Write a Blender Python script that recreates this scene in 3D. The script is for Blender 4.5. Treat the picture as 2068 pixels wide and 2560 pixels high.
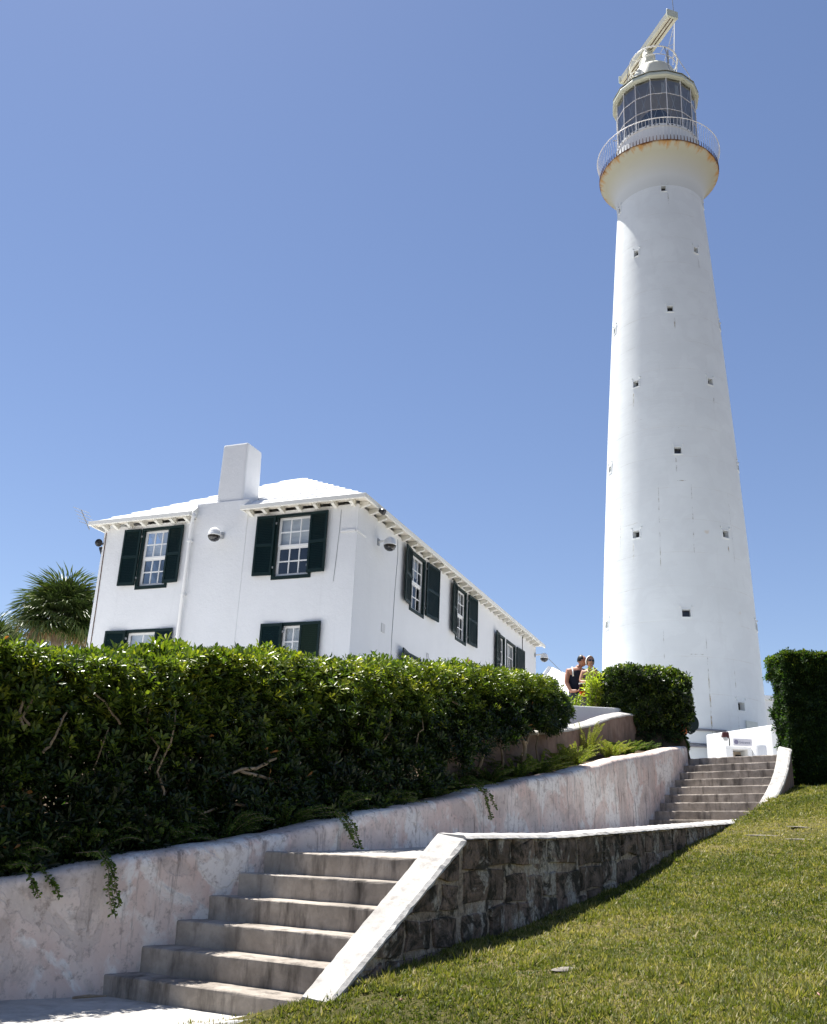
import bpy, math, random
import numpy as np
from mathutils import Vector, Matrix, noise as mnoise

for o in list(bpy.data.objects): bpy.data.objects.remove(o)
SC = bpy.context.scene
COL = SC.collection
rad = math.radians

# ------------------------------------------------------------------ camera (z = 0 is the photographer's eye level)
FPX = 2340.0; PITCH = rad(19.8); ROLL = rad(2.45)
cam_d = bpy.data.cameras.new('camera'); cam = bpy.data.objects.new('camera', cam_d); COL.objects.link(cam)
_f = Vector((0, math.cos(PITCH), math.sin(PITCH))); _u = Vector((0, -math.sin(PITCH), math.cos(PITCH))); _r = Vector((1, 0, 0))
_R = _r * math.cos(ROLL) + _u * math.sin(ROLL); _U = -_r * math.sin(ROLL) + _u * math.cos(ROLL)
cam.matrix_world = Matrix(((_R.x, _U.x, -_f.x, 0), (_R.y, _U.y, -_f.y, 0), (_R.z, _U.z, -_f.z, 0), (0, 0, 0, 1)))
cam_d.sensor_fit = 'VERTICAL'; cam_d.sensor_height = 36.0; cam_d.lens = 36.0 * FPX / 2560.0
cam_d.clip_start = 0.05; cam_d.clip_end = 6000
SC.camera = cam

# ------------------------------------------------------------------ sky and sun
SUN_AZ = Vector((-0.64, 0.768, 0)).normalized(); SUN_EL = rad(68)
world = bpy.data.worlds.new('World'); SC.world = world; world.use_nodes = True
wn = world.node_tree.nodes; wl = world.node_tree.links
for n in list(wn): wn.remove(n)
sky = wn.new('ShaderNodeTexSky'); sky.sky_type = 'NISHITA'; sky.sun_disc = False
sky.sun_elevation = SUN_EL; sky.sun_rotation = math.atan2(SUN_AZ.x, SUN_AZ.y)
sky.altitude = 0; sky.air_density = 1.0; sky.dust_density = 0.2; sky.ozone_density = 1.0
tint = wn.new('ShaderNodeMix'); tint.data_type = 'RGBA'; tint.blend_type = 'MULTIPLY'; tint.inputs[0].default_value = 1.0
tint.inputs[7].default_value = (0.925, 0.905, 0.985, 1)
bg = wn.new('ShaderNodeBackground'); bg.inputs[1].default_value = 0.0565
wo = wn.new('ShaderNodeOutputWorld')
wl.new(sky.outputs[0], tint.inputs[6]); wl.new(tint.outputs[2], bg.inputs[0]); wl.new(bg.outputs[0], wo.inputs[0])
sun_d = bpy.data.lights.new('sun', 'SUN'); sun_d.energy = 4.7; sun_d.angle = rad(0.55); sun_d.color = (1.0, 0.965, 0.90)
sun = bpy.data.objects.new('sun', sun_d); COL.objects.link(sun)
sd = SUN_AZ * math.cos(SUN_EL) + Vector((0, 0, math.sin(SUN_EL)))
sun.rotation_euler = (-sd).to_track_quat('-Z', 'Y').to_euler(); sun.location = (0, 0, 60)
vs = SC.view_settings; vs.view_transform = 'Standard'; vs.look = 'None'; vs.gamma = 1.0; vs.use_curve_mapping = False
vs.exposure = 1.29
SC.render.engine = 'CYCLES'
SC.cycles.max_bounces = 6; SC.cycles.transparent_max_bounces = 12

rnd = random.Random(7)
RNG = np.random.default_rng(11)

# ------------------------------------------------------------------ helpers
class NT:
    """small wrapper for a material node tree"""
    def __init__(s, name, rough=0.8, spec=0.3):
        s.m = bpy.data.materials.new(name); s.m.use_nodes = True
        s.t = s.m.node_tree; s.N = s.t.nodes; s.L = s.t.links
        s.b = s.N['Principled BSDF']; s.out = s.N['Material Output']
        s.b.inputs['Roughness'].default_value = rough; s.b.inputs['Specular IOR Level'].default_value = spec
    def link(s, a, b): s.L.new(a, b)
    def coord(s, kind='Object', scale=(1, 1, 1), rot=(0, 0, 0)):
        c = s.N.new('ShaderNodeTexCoord'); m = s.N.new('ShaderNodeMapping')
        m.inputs['Scale'].default_value = scale; m.inputs['Rotation'].default_value = rot
        s.link(c.outputs[kind], m.inputs[0]); return m.outputs[0]
    def noise(s, vec, scale, detail=5, rough=0.6, dist=0.0):
        n = s.N.new('ShaderNodeTexNoise'); n.inputs['Scale'].default_value = scale; n.inputs['Detail'].default_value = detail
        n.inputs['Roughness'].default_value = rough; n.inputs['Distortion'].default_value = dist
        if vec is not None: s.link(vec, n.inputs['Vector'])
        return n.outputs['Fac']
    def voronoi(s, vec, scale, feature='F1'):
        n = s.N.new('ShaderNodeTexVoronoi'); n.inputs['Scale'].default_value = scale; n.feature = feature
        s.link(vec, n.inputs['Vector']); return n.outputs['Distance']
    def ramp(s, fac, stops):
        r = s.N.new('ShaderNodeValToRGB'); e = r.color_ramp.elements
        while len(e) < len(stops): e.new(0.5)
        for i, (p, c) in enumerate(stops):
            e[i].position = p; e[i].color = (c, c, c, 1) if not hasattr(c, '__len__') else (*c, 1)
        s.link(fac, r.inputs[0]); return r.outputs[0]
    def mix(s, fac, a, b, blend='MIX'):
        n = s.N.new('ShaderNodeMix'); n.data_type = 'RGBA'; n.blend_type = blend
        for sock, v in ((n.inputs[0], fac), (n.inputs[6], a), (n.inputs[7], b)):
            if isinstance(v, bpy.types.NodeSocket): s.link(v, sock)
            elif hasattr(v, '__len__'): sock.default_value = (*v, 1)
            else: sock.default_value = v
        return n.outputs[2]
    def math(s, op, a, b=0.0):
        n = s.N.new('ShaderNodeMath'); n.operation = op
        for sock, v in ((n.inputs[0], a), (n.inputs[1], b)):
            if isinstance(v, bpy.types.NodeSocket): s.link(v, sock)
            else: sock.default_value = v
        return n.outputs[0]
    def attr(s, name):
        n = s.N.new('ShaderNodeAttribute'); n.attribute_name = name; return n.outputs['Fac']
    def bump(s, h, strength=0.3, dist=0.02):
        n = s.N.new('ShaderNodeBump'); n.inputs['Strength'].default_value = strength; n.inputs['Distance'].default_value = dist
        s.link(h, n.inputs['Height']); s.link(n.outputs[0], s.b.inputs['Normal'])
    def base(s, c):
        if isinstance(c, bpy.types.NodeSocket): s.link(c, s.b.inputs['Base Color'])
        else: s.b.inputs['Base Color'].default_value = (*c, 1)
        return s

class MB:
    """collects faces and builds them as ONE mesh object"""
    def __init__(s): s.v = []; s.f = []; s.mi = []; s.cur = 0
    def add(s, vs_, fs):
        o = len(s.v); s.v += [tuple(p) for p in vs_]
        for f in fs: s.f.append([o + i for i in f]); s.mi.append(s.cur)
        return s
    def hexa(s, p):   # 8 points: bottom 4 ccw, top 4 ccw
        return s.add(p, [(0, 3, 2, 1), (4, 5, 6, 7), (0, 1, 5, 4), (1, 2, 6, 5), (2, 3, 7, 6), (3, 0, 4, 7)])
    def box(s, a, b):
        x0, y0, z0 = a; x1, y1, z1 = b
        return s.hexa([(x0, y0, z0), (x1, y0, z0), (x1, y1, z0), (x0, y1, z0), (x0, y0, z1), (x1, y0, z1), (x1, y1, z1), (x0, y1, z1)])
    def bar(s, a, b, w, h=None):
        a = Vector(a); b = Vector(b); d = (b - a).normalized(); h = h or w
        up = Vector((0, 0, 1)) if abs(d.z) < 0.95 else Vector((0, 1, 0))
        x = d.cross(up).normalized() * w / 2; y = x.cross(d).normalized() * h / 2
        return s.hexa([a - x - y, a + x - y, b + x - y, b - x - y, a - x + y, a + x + y, b + x + y, b - x + y])
    def tube(s, pts, r, n=8, cap=True):
        pts = [Vector(p) for p in pts]; R = r if hasattr(r, '__len__') else [r] * len(pts)
        rings = []; prev = None; o = len(s.v)
        for i, p in enumerate(pts):
            d = (pts[min(i + 1, len(pts) - 1)] - pts[max(i - 1, 0)]).normalized()
            if prev is None:
                up = Vector((0, 0, 1)) if abs(d.z) < 0.9 else Vector((1, 0, 0)); x = d.cross(up).normalized()
            else: x = (prev - d * prev.dot(d)).normalized()
            prev = x; y = d.cross(x)
            for k in range(n):
                a = 2 * math.pi * k / n; s.v.append(tuple(p + (x * math.cos(a) + y * math.sin(a)) * R[i]))
        for i in range(len(pts) - 1):
            for k in range(n):
                a = o + i * n + k; b = o + i * n + (k + 1) % n
                s.f.append([a, b, b + n, a + n]); s.mi.append(s.cur)
        if cap:
            s.f.append([o + k for k in range(n)][::-1]); s.mi.append(s.cur)
            s.f.append([o + (len(pts) - 1) * n + k for k in range(n)]); s.mi.append(s.cur)
        return s
    def lathe(s, prof, n=48, c=(0, 0), a0=0.0, close=False):
        o = len(s.v); m = len(prof)
        for k in range(n):
            a = a0 + 2 * math.pi * k / n
            for r, z in prof: s.v.append((c[0] + r * math.cos(a), c[1] + r * math.sin(a), z))
        for k in range(n):
            for j in range(m - 1 + (1 if close else 0)):
                a = o + k * m + j; b = o + ((k + 1) % n) * m + j; a2 = o + k * m + (j + 1) % m; b2 = o + ((k + 1) % n) * m + (j + 1) % m
                s.f.append([a, b, b2, a2]); s.mi.append(s.cur)
        return s
    def grid(s, P):   # P[i][j] points
        o = len(s.v); n = len(P); m = len(P[0])
        for row in P: s.v += [tuple(p) for p in row]
        for i in range(n - 1):
            for j in range(m - 1):
                a = o + i * m + j; s.f.append([a, a + 1, a + m + 1, a + m]); s.mi.append(s.cur)
        return s
    def build(s, name, mat, parent=None, smooth=False, bevel=0.0, label=None, kind=None, off=None):
        me = bpy.data.meshes.new(name)
        vv = s.v if off is None else [(p[0] - off[0], p[1] - off[1], p[2] - off[2]) for p in s.v]
        me.from_pydata(vv, [], s.f)
        for mm in (mat if isinstance(mat, (list, tuple)) else [mat]): me.materials.append(mm)
        if max(s.mi, default=0) > 0: me.polygons.foreach_set('material_index', s.mi)
        if smooth: me.polygons.foreach_set('use_smooth', [True] * len(me.polygons))
        me.validate(); me.update()
        return link(name, me, parent, bevel, label, kind)

def link(name, me, parent=None, bevel=0.0, label=None, kind=None):
    o = bpy.data.objects.new(name, me); COL.objects.link(o)
    if parent: o.parent = parent
    if bevel:
        b = o.modifiers.new('bevel', 'BEVEL'); b.width = bevel; b.segments = 2; b.limit_method = 'ANGLE'
    if label: o['label'] = label
    if kind: o['kind'] = kind
    return o
def tag(o, label=None, cat=None, group=None, kind=None):
    if label: o['label'] = label
    if cat: o['category'] = cat
    if group: o['group'] = group
    if kind: o['kind'] = kind
    return o
def thing(name, label, cat, loc=(0, 0, 0), rotz=0.0, group=None):
    o = bpy.data.objects.new(name, None); COL.objects.link(o); o.empty_display_size = 0.2
    o.location = loc; o.rotation_euler = (0, 0, rotz)
    return tag(o, label, cat, group)
def np_mesh(name, V, F, attrs=None, mat=None, smooth=False):
    me = bpy.data.meshes.new(name); V = np.asarray(V, np.float32); F = np.asarray(F, np.int32)
    me.vertices.add(len(V)); me.vertices.foreach_set('co', V.ravel())
    k = F.shape[1]
    me.loops.add(F.size); me.loops.foreach_set('vertex_index', F.ravel())
    me.polygons.add(len(F)); me.polygons.foreach_set('loop_start', np.arange(0, F.size, k, dtype=np.int32))
    if smooth: me.polygons.foreach_set('use_smooth', np.ones(len(F), bool))
    for n_, a in (attrs or {}).items():
        at = me.attributes.new(n_, 'FLOAT', 'POINT'); at.data.foreach_set('value', np.asarray(a, np.float32))
    me.update(calc_edges=True)
    if mat: me.materials.append(mat)
    return me
def lerp(x, xs, ys): return float(np.interp(x, xs, ys))
def fbm(x, y=0.0, z=0.0): return mnoise.fractal(Vector((x, y, z)), 1.0, 2.0, 4)

# ------------------------------------------------------------------ materials
def m_white(name, col=(0.80, 0.80, 0.79), dirt=0.10, bump=0.25, scale=1.0, rough=0.85):
    n = NT(name, rough, 0.2); v = n.coord('Object', (scale,) * 3)
    big = n.noise(v, 0.7, 6, 0.65); vs_ = n.coord('Object', (3 * scale, 3 * scale, 0.35 * scale)); st = n.noise(vs_, 1.3, 5, 0.6)
    dk = tuple(c * (1 - dirt * 2.2) for c in col); a = n.mix(n.ramp(big, [(0.35, 0.0), (0.75, 1.0)]), col, tuple(c * (1 - dirt) for c in col))
    a = n.mix(n.ramp(st, [(0.58, 0.0), (0.8, 0.55)]), a, dk)
    n.base(a); fine = n.noise(v, 9, 6, 0.7); n.bump(n.math('ADD', fine, n.math('MULTIPLY', big, 1.5)), bump, 0.02)
    return n.m
def m_plain(name, col, rough=0.6, spec=0.4, metal=0.0, var=0.12, scale=8):
    n = NT(name, rough, spec); v = n.coord('Object'); f = n.noise(v, scale, 4)
    n.base(n.mix(f, tuple(c * (1 - var) for c in col), tuple(min(1, c * (1 + var)) for c in col))); n.b.inputs['Metallic'].default_value = metal
    return n.m
WHITE = m_white('white_limewash', (0.82, 0.82, 0.81), 0.05, 0.35)
WALLW = m_white('house_plaster', (0.79, 0.795, 0.80), 0.065, 0.6)
ROOFW = m_white('roof_limewash', (0.86, 0.86, 0.85), 0.05, 0.4)
EAVE = m_white('eave_paint', (0.80, 0.79, 0.74), 0.06, 0.2)
SOFFIT = m_white('soffit_slate', (0.76, 0.71, 0.62), 0.10, 0.4)
TRIM = m_plain('white_paint', (0.80, 0.80, 0.79), 0.45, 0.4, var=0.03)
GREEN = m_plain('shutter_green', (0.0025, 0.014, 0.0125), 0.5, 0.3, var=0.3)
OLIVE = m_plain('faded_louvre_green', (0.012, 0.024, 0.012), 0.5, 0.3, var=0.25)
DARK = m_plain('dark_metal', (0.015, 0.016, 0.018), 0.4, 0.5)
GREY = m_plain('grey_metal', (0.30, 0.31, 0.32), 0.45, 0.5)
PIPE = m_plain('conduit_grey', (0.22, 0.22, 0.24), 0.5, 0.4)
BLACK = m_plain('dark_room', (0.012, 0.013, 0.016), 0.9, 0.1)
BLIND = m_plain('roller_blind', (0.62, 0.61, 0.58), 0.9, 0.1, var=0.05)
CREAM = m_plain('cream_enamel', (0.66, 0.66, 0.56), 0.45, 0.4, var=0.08, scale=2)
PALEGREEN = m_plain('pale_green_enamel', (0.56, 0.60, 0.50), 0.45, 0.4, var=0.08, scale=2)
RUST = m_plain('rusty_iron', (0.10, 0.045, 0.022), 0.9, 0.2, var=0.6, scale=14)
TERRA = m_plain('terracotta', (0.50, 0.15, 0.055), 0.8, 0.2)
TEAL = m_plain('dark_green_plastic', (0.004, 0.016, 0.017), 0.5, 0.3)
def m_glass(name, tintc=(0.9, 0.95, 0.97), refl=0.10, rough=0.03):
    n = NT(name); n.N.remove(n.b)
    t = n.N.new('ShaderNodeBsdfTransparent'); t.inputs[0].default_value = (*tintc, 1)
    g = n.N.new('ShaderNodeBsdfGlossy'); g.inputs['Roughness'].default_value = rough
    fr = n.N.new('ShaderNodeFresnel'); fr.inputs[0].default_value = 1.5
    mx = n.N.new('ShaderNodeMixShader')
    n.link(n.math('ADD', fr.outputs[0], refl), mx.inputs[0]); n.link(t.outputs[0], mx.inputs[1]); n.link(g.outputs[0], mx.inputs[2])
    n.link(mx.outputs[0], n.out.inputs[0]); return n.m
GLASS = m_glass('window_glass', (0.85, 0.9, 0.95), 0.05)
LGLASS = m_glass('lantern_glass', (0.93, 0.97, 0.97), 0.14, 0.08)
SMOKED = NT('smoked_dome', 0.08, 0.6).base((0.02, 0.02, 0.022)).m

def m_conc(name, light, dark, black, wet=0.5, sc=1.0):
    n = NT(name, 0.92, 0.15); v = n.coord('Object'); vz = n.coord('Object', (2.4, 2.4, 0.5))
    a = n.noise(v, 1.6 * sc, 7, 0.65, 0.4); b = n.noise(v, 7 * sc, 6, 0.7); st = n.noise(vz, 2.2 * sc, 6, 0.65)
    c = n.mix(n.ramp(a, [(0.36, 0), (0.66, 1)]), light, dark)
    c = n.mix(n.ramp(st, [(0.50, 0), (0.72, wet)]), c, black)
    c = n.mix(n.ramp(b, [(0.3, 0.35), (0.6, 0.0)]), c, tuple(x * 0.5 for x in dark))
    n.base(c); n.bump(n.math('ADD', n.math('MULTIPLY', a, 2.0), b), 0.5, 0.015); return n.m
STEP = m_conc('step_concrete', (0.46, 0.41, 0.36), (0.25, 0.22, 0.19), (0.05, 0.043, 0.038), 0.95, 1.3)
PAVE = m_conc('pavement_concrete', (0.54, 0.52, 0.49), (0.42, 0.40, 0.37), (0.18, 0.16, 0.14), 0.4, 1.4)
COPE = m_conc('coping_plaster', (0.54, 0.525, 0.50), (0.41, 0.39, 0.365), (0.20, 0.165, 0.145), 0.65, 1.8)
TERR = m_conc('terrace_screed', (0.60, 0.60, 0.585), (0.50, 0.50, 0.485), (0.34, 0.33, 0.31), 0.3)
TERR2 = m_conc('tower_yard_screed', (0.60, 0.59, 0.57), (0.50, 0.49, 0.47), (0.3, 0.29, 0.28), 0.3)
def m_oldwall():
    n = NT('peeling_limewash', 0.93, 0.12); v = n.coord('Object'); vz = n.coord('Object', (1.5, 1.5, 0.30)); vz2 = n.coord('Object', (4.2, 4.2, 0.55))
    a = n.noise(v, 1.0, 7, 0.62, 0.6); p = n.noise(v, 1.25, 9, 0.58, 0.8); st = n.noise(vz, 2.2, 7, 0.65, 0.3); fs = n.noise(vz2, 2.4, 7, 0.7); f = n.noise(v, 14, 7, 0.75); g = n.noise(v, 3.4, 8, 0.7, 0.4)
    c = n.mix(n.ramp(a, [(0.38, 0), (0.60, 1)]), (0.75, 0.65, 0.585), (0.66, 0.50, 0.435))
    c = n.mix(n.ramp(st, [(0.50, 0), (0.66, 0.65)]), c, (0.74, 0.665, 0.62))
    c = n.mix(n.ramp(n.math('ADD', p, n.math('MULTIPLY', n.math('SUBTRACT', g, 0.5), 0.35)), [(0.505, 0), (0.555, 0.85)]), c, (0.84, 0.80, 0.75))
    c = n.mix(n.ramp(p, [(0.39, 0.6), (0.45, 0)]), c, (0.52, 0.45, 0.41))
    c = n.mix(n.ramp(g, [(0.55, 0), (0.68, 0.75)]), c, (0.38, 0.31, 0.27))
    c = n.mix(n.ramp(fs, [(0.55, 0), (0.67, 0.8)]), c, (0.19, 0.155, 0.14))
    c = n.mix(n.ramp(f, [(0.36, 0.75), (0.47, 0)]), c, (0.36, 0.29, 0.255))
    h = n.math('ADD', n.math('MULTIPLY', n.ramp(p, [(0.555, 0), (0.57, 1)]), 0.7), n.math('ADD', n.math('MULTIPLY', f, 0.8), n.math('ADD', a, n.ramp(p, [(0.415, 0), (0.43, 0.6)]))))
    n.base(c); n.bump(h, 0.6, 0.02); return n.m
OLDWALL = m_oldwall()
def m_block(name, c0, c1, pale, blk):
    n = NT(name, 0.95, 0.1); v = n.coord('Object'); vz = n.coord('Object', (1.5, 1.5, 1.0))
    a = n.noise(v, 1.7, 9, 0.70, 1.0); b = n.noise(v, 4.6, 9, 0.75, 0.6); st = n.noise(vz, 1.9, 8, 0.66, 1.3); f = n.noise(v, 30, 6, 0.75)
    c = n.mix(n.ramp(a, [(0.36, 0), (0.64, 1)]), c0, c1)
    c = n.mix(n.ramp(st, [(pale - 0.02, 0), (pale + 0.03, 0.9)]), c, (0.62, 0.57, 0.49))
    c = n.mix(n.ramp(b, [(blk - 0.07, 0.93), (blk + 0.02, 0)]), c, (0.035, 0.033, 0.024))
    c = n.mix(n.ramp(f, [(0.40, 0.6), (0.56, 0)]), c, (0.10, 0.09, 0.075))
    n.base(c); n.bump(n.math('ADD', n.math('ADD', a, b), n.math('MULTIPLY', f, 0.6)), 1.0, 0.04); return n.m
BLOCK = m_block('mouldy_limestone', (0.38, 0.28, 0.225), (0.16, 0.118, 0.09), 0.55, 0.50)
MORTAR = m_block('old_mortar', (0.60, 0.50, 0.395), (0.38, 0.30, 0.235), 0.53, 0.455)
BROWNWALL = m_conc('stained_brown_wall', (0.30, 0.22, 0.18), (0.20, 0.13, 0.10), (0.05, 0.04, 0.035), 0.6, 1.2)
SOIL = m_conc('garden_soil', (0.12, 0.085, 0.055), (0.07, 0.05, 0.03), (0.03, 0.025, 0.015), 0.5)

def m_leaf(name, stops, rough=0.36, trans=0.34, tcol=(1.5, 1.7, 0.5)):
    n = NT(name, rough, 0.4); c = n.ramp(n.attr('tint'), stops); n.base(c)
    t = n.N.new('ShaderNodeBsdfTranslucent'); n.link(n.mix(1.0, c, tcol, 'MULTIPLY'), t.inputs[0])
    mx = n.N.new('ShaderNodeMixShader'); mx.inputs[0].default_value = trans
    n.link(n.b.outputs[0], mx.inputs[1]); n.link(t.outputs[0], mx.inputs[2]); n.link(mx.outputs[0], n.out.inputs[0]); return n.m
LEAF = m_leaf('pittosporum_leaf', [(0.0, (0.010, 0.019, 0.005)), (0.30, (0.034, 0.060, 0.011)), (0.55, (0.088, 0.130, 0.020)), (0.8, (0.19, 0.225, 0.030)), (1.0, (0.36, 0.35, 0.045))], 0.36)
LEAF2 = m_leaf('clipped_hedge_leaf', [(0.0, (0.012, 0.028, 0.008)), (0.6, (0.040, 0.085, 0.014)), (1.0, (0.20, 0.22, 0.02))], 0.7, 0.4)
LEAFY = m_leaf('yellow_shrub_leaf', [(0.0, (0.07, 0.13, 0.015)), (0.6, (0.22, 0.30, 0.03)), (1.0, (0.50, 0.52, 0.06))], 0.4, 0.35)
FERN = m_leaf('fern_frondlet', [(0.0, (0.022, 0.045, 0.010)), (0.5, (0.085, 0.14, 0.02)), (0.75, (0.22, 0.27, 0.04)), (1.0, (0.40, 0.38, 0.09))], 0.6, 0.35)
PALML = m_leaf('palm_leaf', [(0.0, (0.018, 0.032, 0.010)), (0.5, (0.055, 0.085, 0.022)), (0.75, (0.12, 0.125, 0.04)), (0.9, (0.30, 0.25, 0.16)), (1.0, (0.18, 0.11, 0.06))], 0.45, 0.15)
GRASS = m_leaf('grass_blade', [(0.0, (0.05, 0.068, 0.012)), (0.5, (0.115, 0.135, 0.022)), (0.8, (0.21, 0.20, 0.05)), (1.0, (0.36, 0.30, 0.14))], 0.6, 0.4, (1.2, 1.3, 0.6))
BARK = m_conc('pale_bark', (0.36, 0.29, 0.21), (0.22, 0.17, 0.12), (0.07, 0.05, 0.035), 0.5, 6)
RED = m_leaf('red_petal', [(0, (0.35, 0.03, 0.02)), (1, (0.6, 0.10, 0.05))], 0.5, 0.3, (1.3, 0.8, 0.8))

# ------------------------------------------------------------------ layout curves
LW = np.array([(-8.5, 2.2, -1.25), (-7, 3.4, -1.0), (-4.5, 5.35, -0.62), (-2.75, 6.80, -0.32), (-2.3, 7.12, -0.22), (-2.02, 7.34, -0.145), (-1.65, 7.72, -0.066), (-1.18, 8.21, 0.03),
               (-0.9, 8.61, 0.11), (-0.28, 9.69, 0.33), (0.43, 10.92, 0.52), (1.56, 12.88, 0.90), (2.62, 14.71, 1.22), (3.74, 16.64, 1.62), (4.56, 18.07, 1.86), (5.47, 19.37, 2.14), (5.95, 20.05, 2.27)])
def lw_x(y): return lerp(y, LW[:, 1], LW[:, 0])
def lw_top(y): return lerp(y, LW[:, 1], LW[:, 2])
# boundary of the lawn on its left side, as x of y (kerb, then the outer foot of the low stone wall, then the stair string)
LB = np.array([(-6, -6.5), (0, -3.3), (3, -2.55), (5.0, -1.95), (6.1, -1.42), (6.36, -1.02), (6.44, -0.42), (7.6, 0.50), (16.15, 5.95), (18.6, 7.45), (20, 7.7), (40, 8)])
def lb_x(y): return lerp(y, LB[:, 0], LB[:, 1])
FS = np.array([(-8, -2.2), (0, -1.5), (3, -1.22), (4.75, -1.02), (5.35, -0.81), (6.54, -0.64), (7.73, -0.57), (10, -0.26), (11.85, 0.06), (15.1, 0.60), (19.2, 1.36), (24, 1.9), (40, 2.6)])
def lawn_z(x, y):
    s = 0.55 * x + 0.835 * y; t = 0.835 * x - 0.55 * y
    return lerp(s, FS[:, 0], FS[:, 1]) + 0.012 * max(0, min(t + 3.5, 12)) + 0.025 * fbm(x * 0.5, y * 0.5, 3.1)
PL = [(-2.005 + 0.1861 * k, 7.31 + 0.1978 * k, -0.912 + 0.17 * k) for k in range(8)]
PR = [(-0.520 + 0.1414 * k, 6.451 + 0.2235 * k, -0.912 + 0.17 * k) for k in range(8)]
UL = [(4.606 + 0.1722 * k, 18.00 + 0.2549 * k, 0.691 + 0.165 * k) for k in range(11)]
UR = [(5.914 + 0.1688 * k, 16.454 + 0.2590 * k, 0.691 + 0.165 * k) for k in range(11)]
PATH_Z0, PATH_Z1 = PL[5][2], UL[0][2] - 0.165

# ------------------------------------------------------------------ ground sheet
def ground_z(x, y):
    far = max(0.0, math.hypot(x - 5, y - 25) - 45)
    drop = -min(far * 0.12, 14)
    if y > 20.4:
        z = lerp(x, [5.98, 6.12], [2.58, 1.96]) if y < 60 else 1.96
        return z + drop - 0.004
    if y > 2.2 and x < lw_x(y) - 0.12:
        dl = lw_x(y) - x; k = min(1, max(0, (dl - 0.15) / 0.12)); b = lw_top(y) - 0.10
        up_ = lerp(dl, [0.3, 1.2, 6.0, 16.0], [b, b + 0.05, b + 0.3, max(b + 0.3, 2.0)])
        low = lawn_z(x, y) - 0.45
        return low * (1 - k) + up_ * k + drop
    return lawn_z(x, y) - 0.5 + drop
xs = np.unique(np.concatenate([-np.geomspace(11, 1500, 22)[::-1], np.arange(-10.5, -3, 0.4), np.arange(-3, 7, 0.11), np.arange(7, 14, 0.5), np.geomspace(14.5, 1500, 22)]))
ys = np.unique(np.concatenate([-np.geomspace(3, 1500, 20)[::-1], np.arange(-2.5, 4, 0.5), np.arange(4, 22, 0.2), np.arange(22, 60, 2.0), np.geomspace(62, 2500, 22)]))
g = MB().grid([[(x, y, ground_z(x, y)) for x in xs] for y in ys])
tag(g.build('ground', SOIL, smooth=True), kind='structure')

# lawn base sheet
def m_lawn():
    n = NT('lawn_turf', 0.95, 0.1); v = n.coord('Object'); a = n.noise(v, 0.9, 6, 0.6, 0.5); b = n.noise(v, 22, 6, 0.75); p = n.noise(v, 0.35, 4, 0.5, 1.0)
    c = n.mix(n.ramp(b, [(0.35, 0), (0.65, 1)]), (0.040, 0.038, 0.014), (0.11, 0.10, 0.035))
    c = n.mix(n.ramp(a, [(0.48, 0), (0.66, 0.75)]), c, (0.24, 0.185, 0.095))
    n.base(c); n.bump(b, 0.8, 0.03); return n.m
rows = []
for y in np.concatenate([np.arange(-6, 4, 0.5), np.arange(4, 22.01, 0.14)]):
    x0 = lb_x(y); cs = np.concatenate([np.linspace(0, 6, 46), np.geomspace(6.4, 22, 14)])
    rows.append([(x0 + c, y, lawn_z(x0 + c, y)) for c in cs])
tag(MB().grid(rows).build('lawn', m_lawn(), smooth=True), kind='structure')
# far lawn/hill sheet behind the hedge stays the ground sheet

# pavement at the foot of the stairs
rows = []
for y in np.arange(-2, 8.61, 0.15):
    xl = max(lw_x(max(y, 2.3)) - 0.05, -8.3); xr = lb_x(min(y, 6.40)) + 0.02
    if y > 6.4: xr = -0.42
    rows.append([(xl + (xr - xl) * t, y, -1.045 - 0.006 * abs(y - 7) ** 1.5 + 0.006 * fbm((xl + (xr - xl) * t), y) - (0.0 if y < 7.2 else 0.0)) for t in np.linspace(0, 1, 24)])
tag(MB().grid(rows).build('pavement', PAVE, smooth=True), kind='structure')
# terrace at the top
q = MB()
q.grid([[(6.16, 20.3, 1.99), (7.9, 18.75, 1.99)], [(6.16, 60, 1.99), (40, 60, 1.99)]])
q.add([(7.9, 18.75, 1.99), (40, 18.75 + 2, 1.99), (40, 60, 1.99)], [(0, 1, 2)])
tag(q.build('terrace', TERR2), kind='structure')
q = MB().grid([[(-30, 20.6, 2.60), (5.85, 20.6, 2.60)], [(-30, 60, 2.60), (5.85, 60, 2.60)]])
q.hexa([(-16, 14.2, 0.6), (-0.6, 16.6, 0.6), (1.6, 20.59, 0.6), (-16, 20.59, 0.6), (-16, 14.2, 2.604), (-0.6, 16.6, 2.604), (1.6, 20.59, 2.604), (-16, 20.59, 2.604)])  # unseen raised white slab, added to bounce sunlight onto the short house side
tag(q.build('bounce_forecourt', m_conc('bounce_white', (0.78, 0.78, 0.77), (0.68, 0.68, 0.67), (0.5, 0.49, 0.47), 0.25)), kind='structure')
# landing path between the two flights
rows = []
for t in np.linspace(0, 1, 60):
    L0 = Vector((PL[5][0] + 0.10, PL[5][1] + 0.10, 0)); L1 = Vector((UL[0][0], UL[0][1] + 0.05, 0)); R0 = Vector((PR[5][0] + 0.30, PR[5][1] + 0.02, 0)); R1 = Vector((UR[0][0] + 0.25, UR[0][1], 0))
    a = L0.lerp(L1, t) + Vector((-0.25, 0.12, 0)); b = R0.lerp(R1, t)
    z = PATH_Z0 - 0.004 + (PATH_Z1 - PATH_Z0) * t ** 1.25
    rows.append([(a.x + (b.x - a.x) * k, a.y + (b.y - a.y) * k, z + 0.008 * fbm(a.x * 2 + k * 3, a.y * 2)) for k in np.linspace(0, 1, 10)])
tag(MB().grid(rows).build('path', PAVE, smooth=True), kind='structure')

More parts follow.
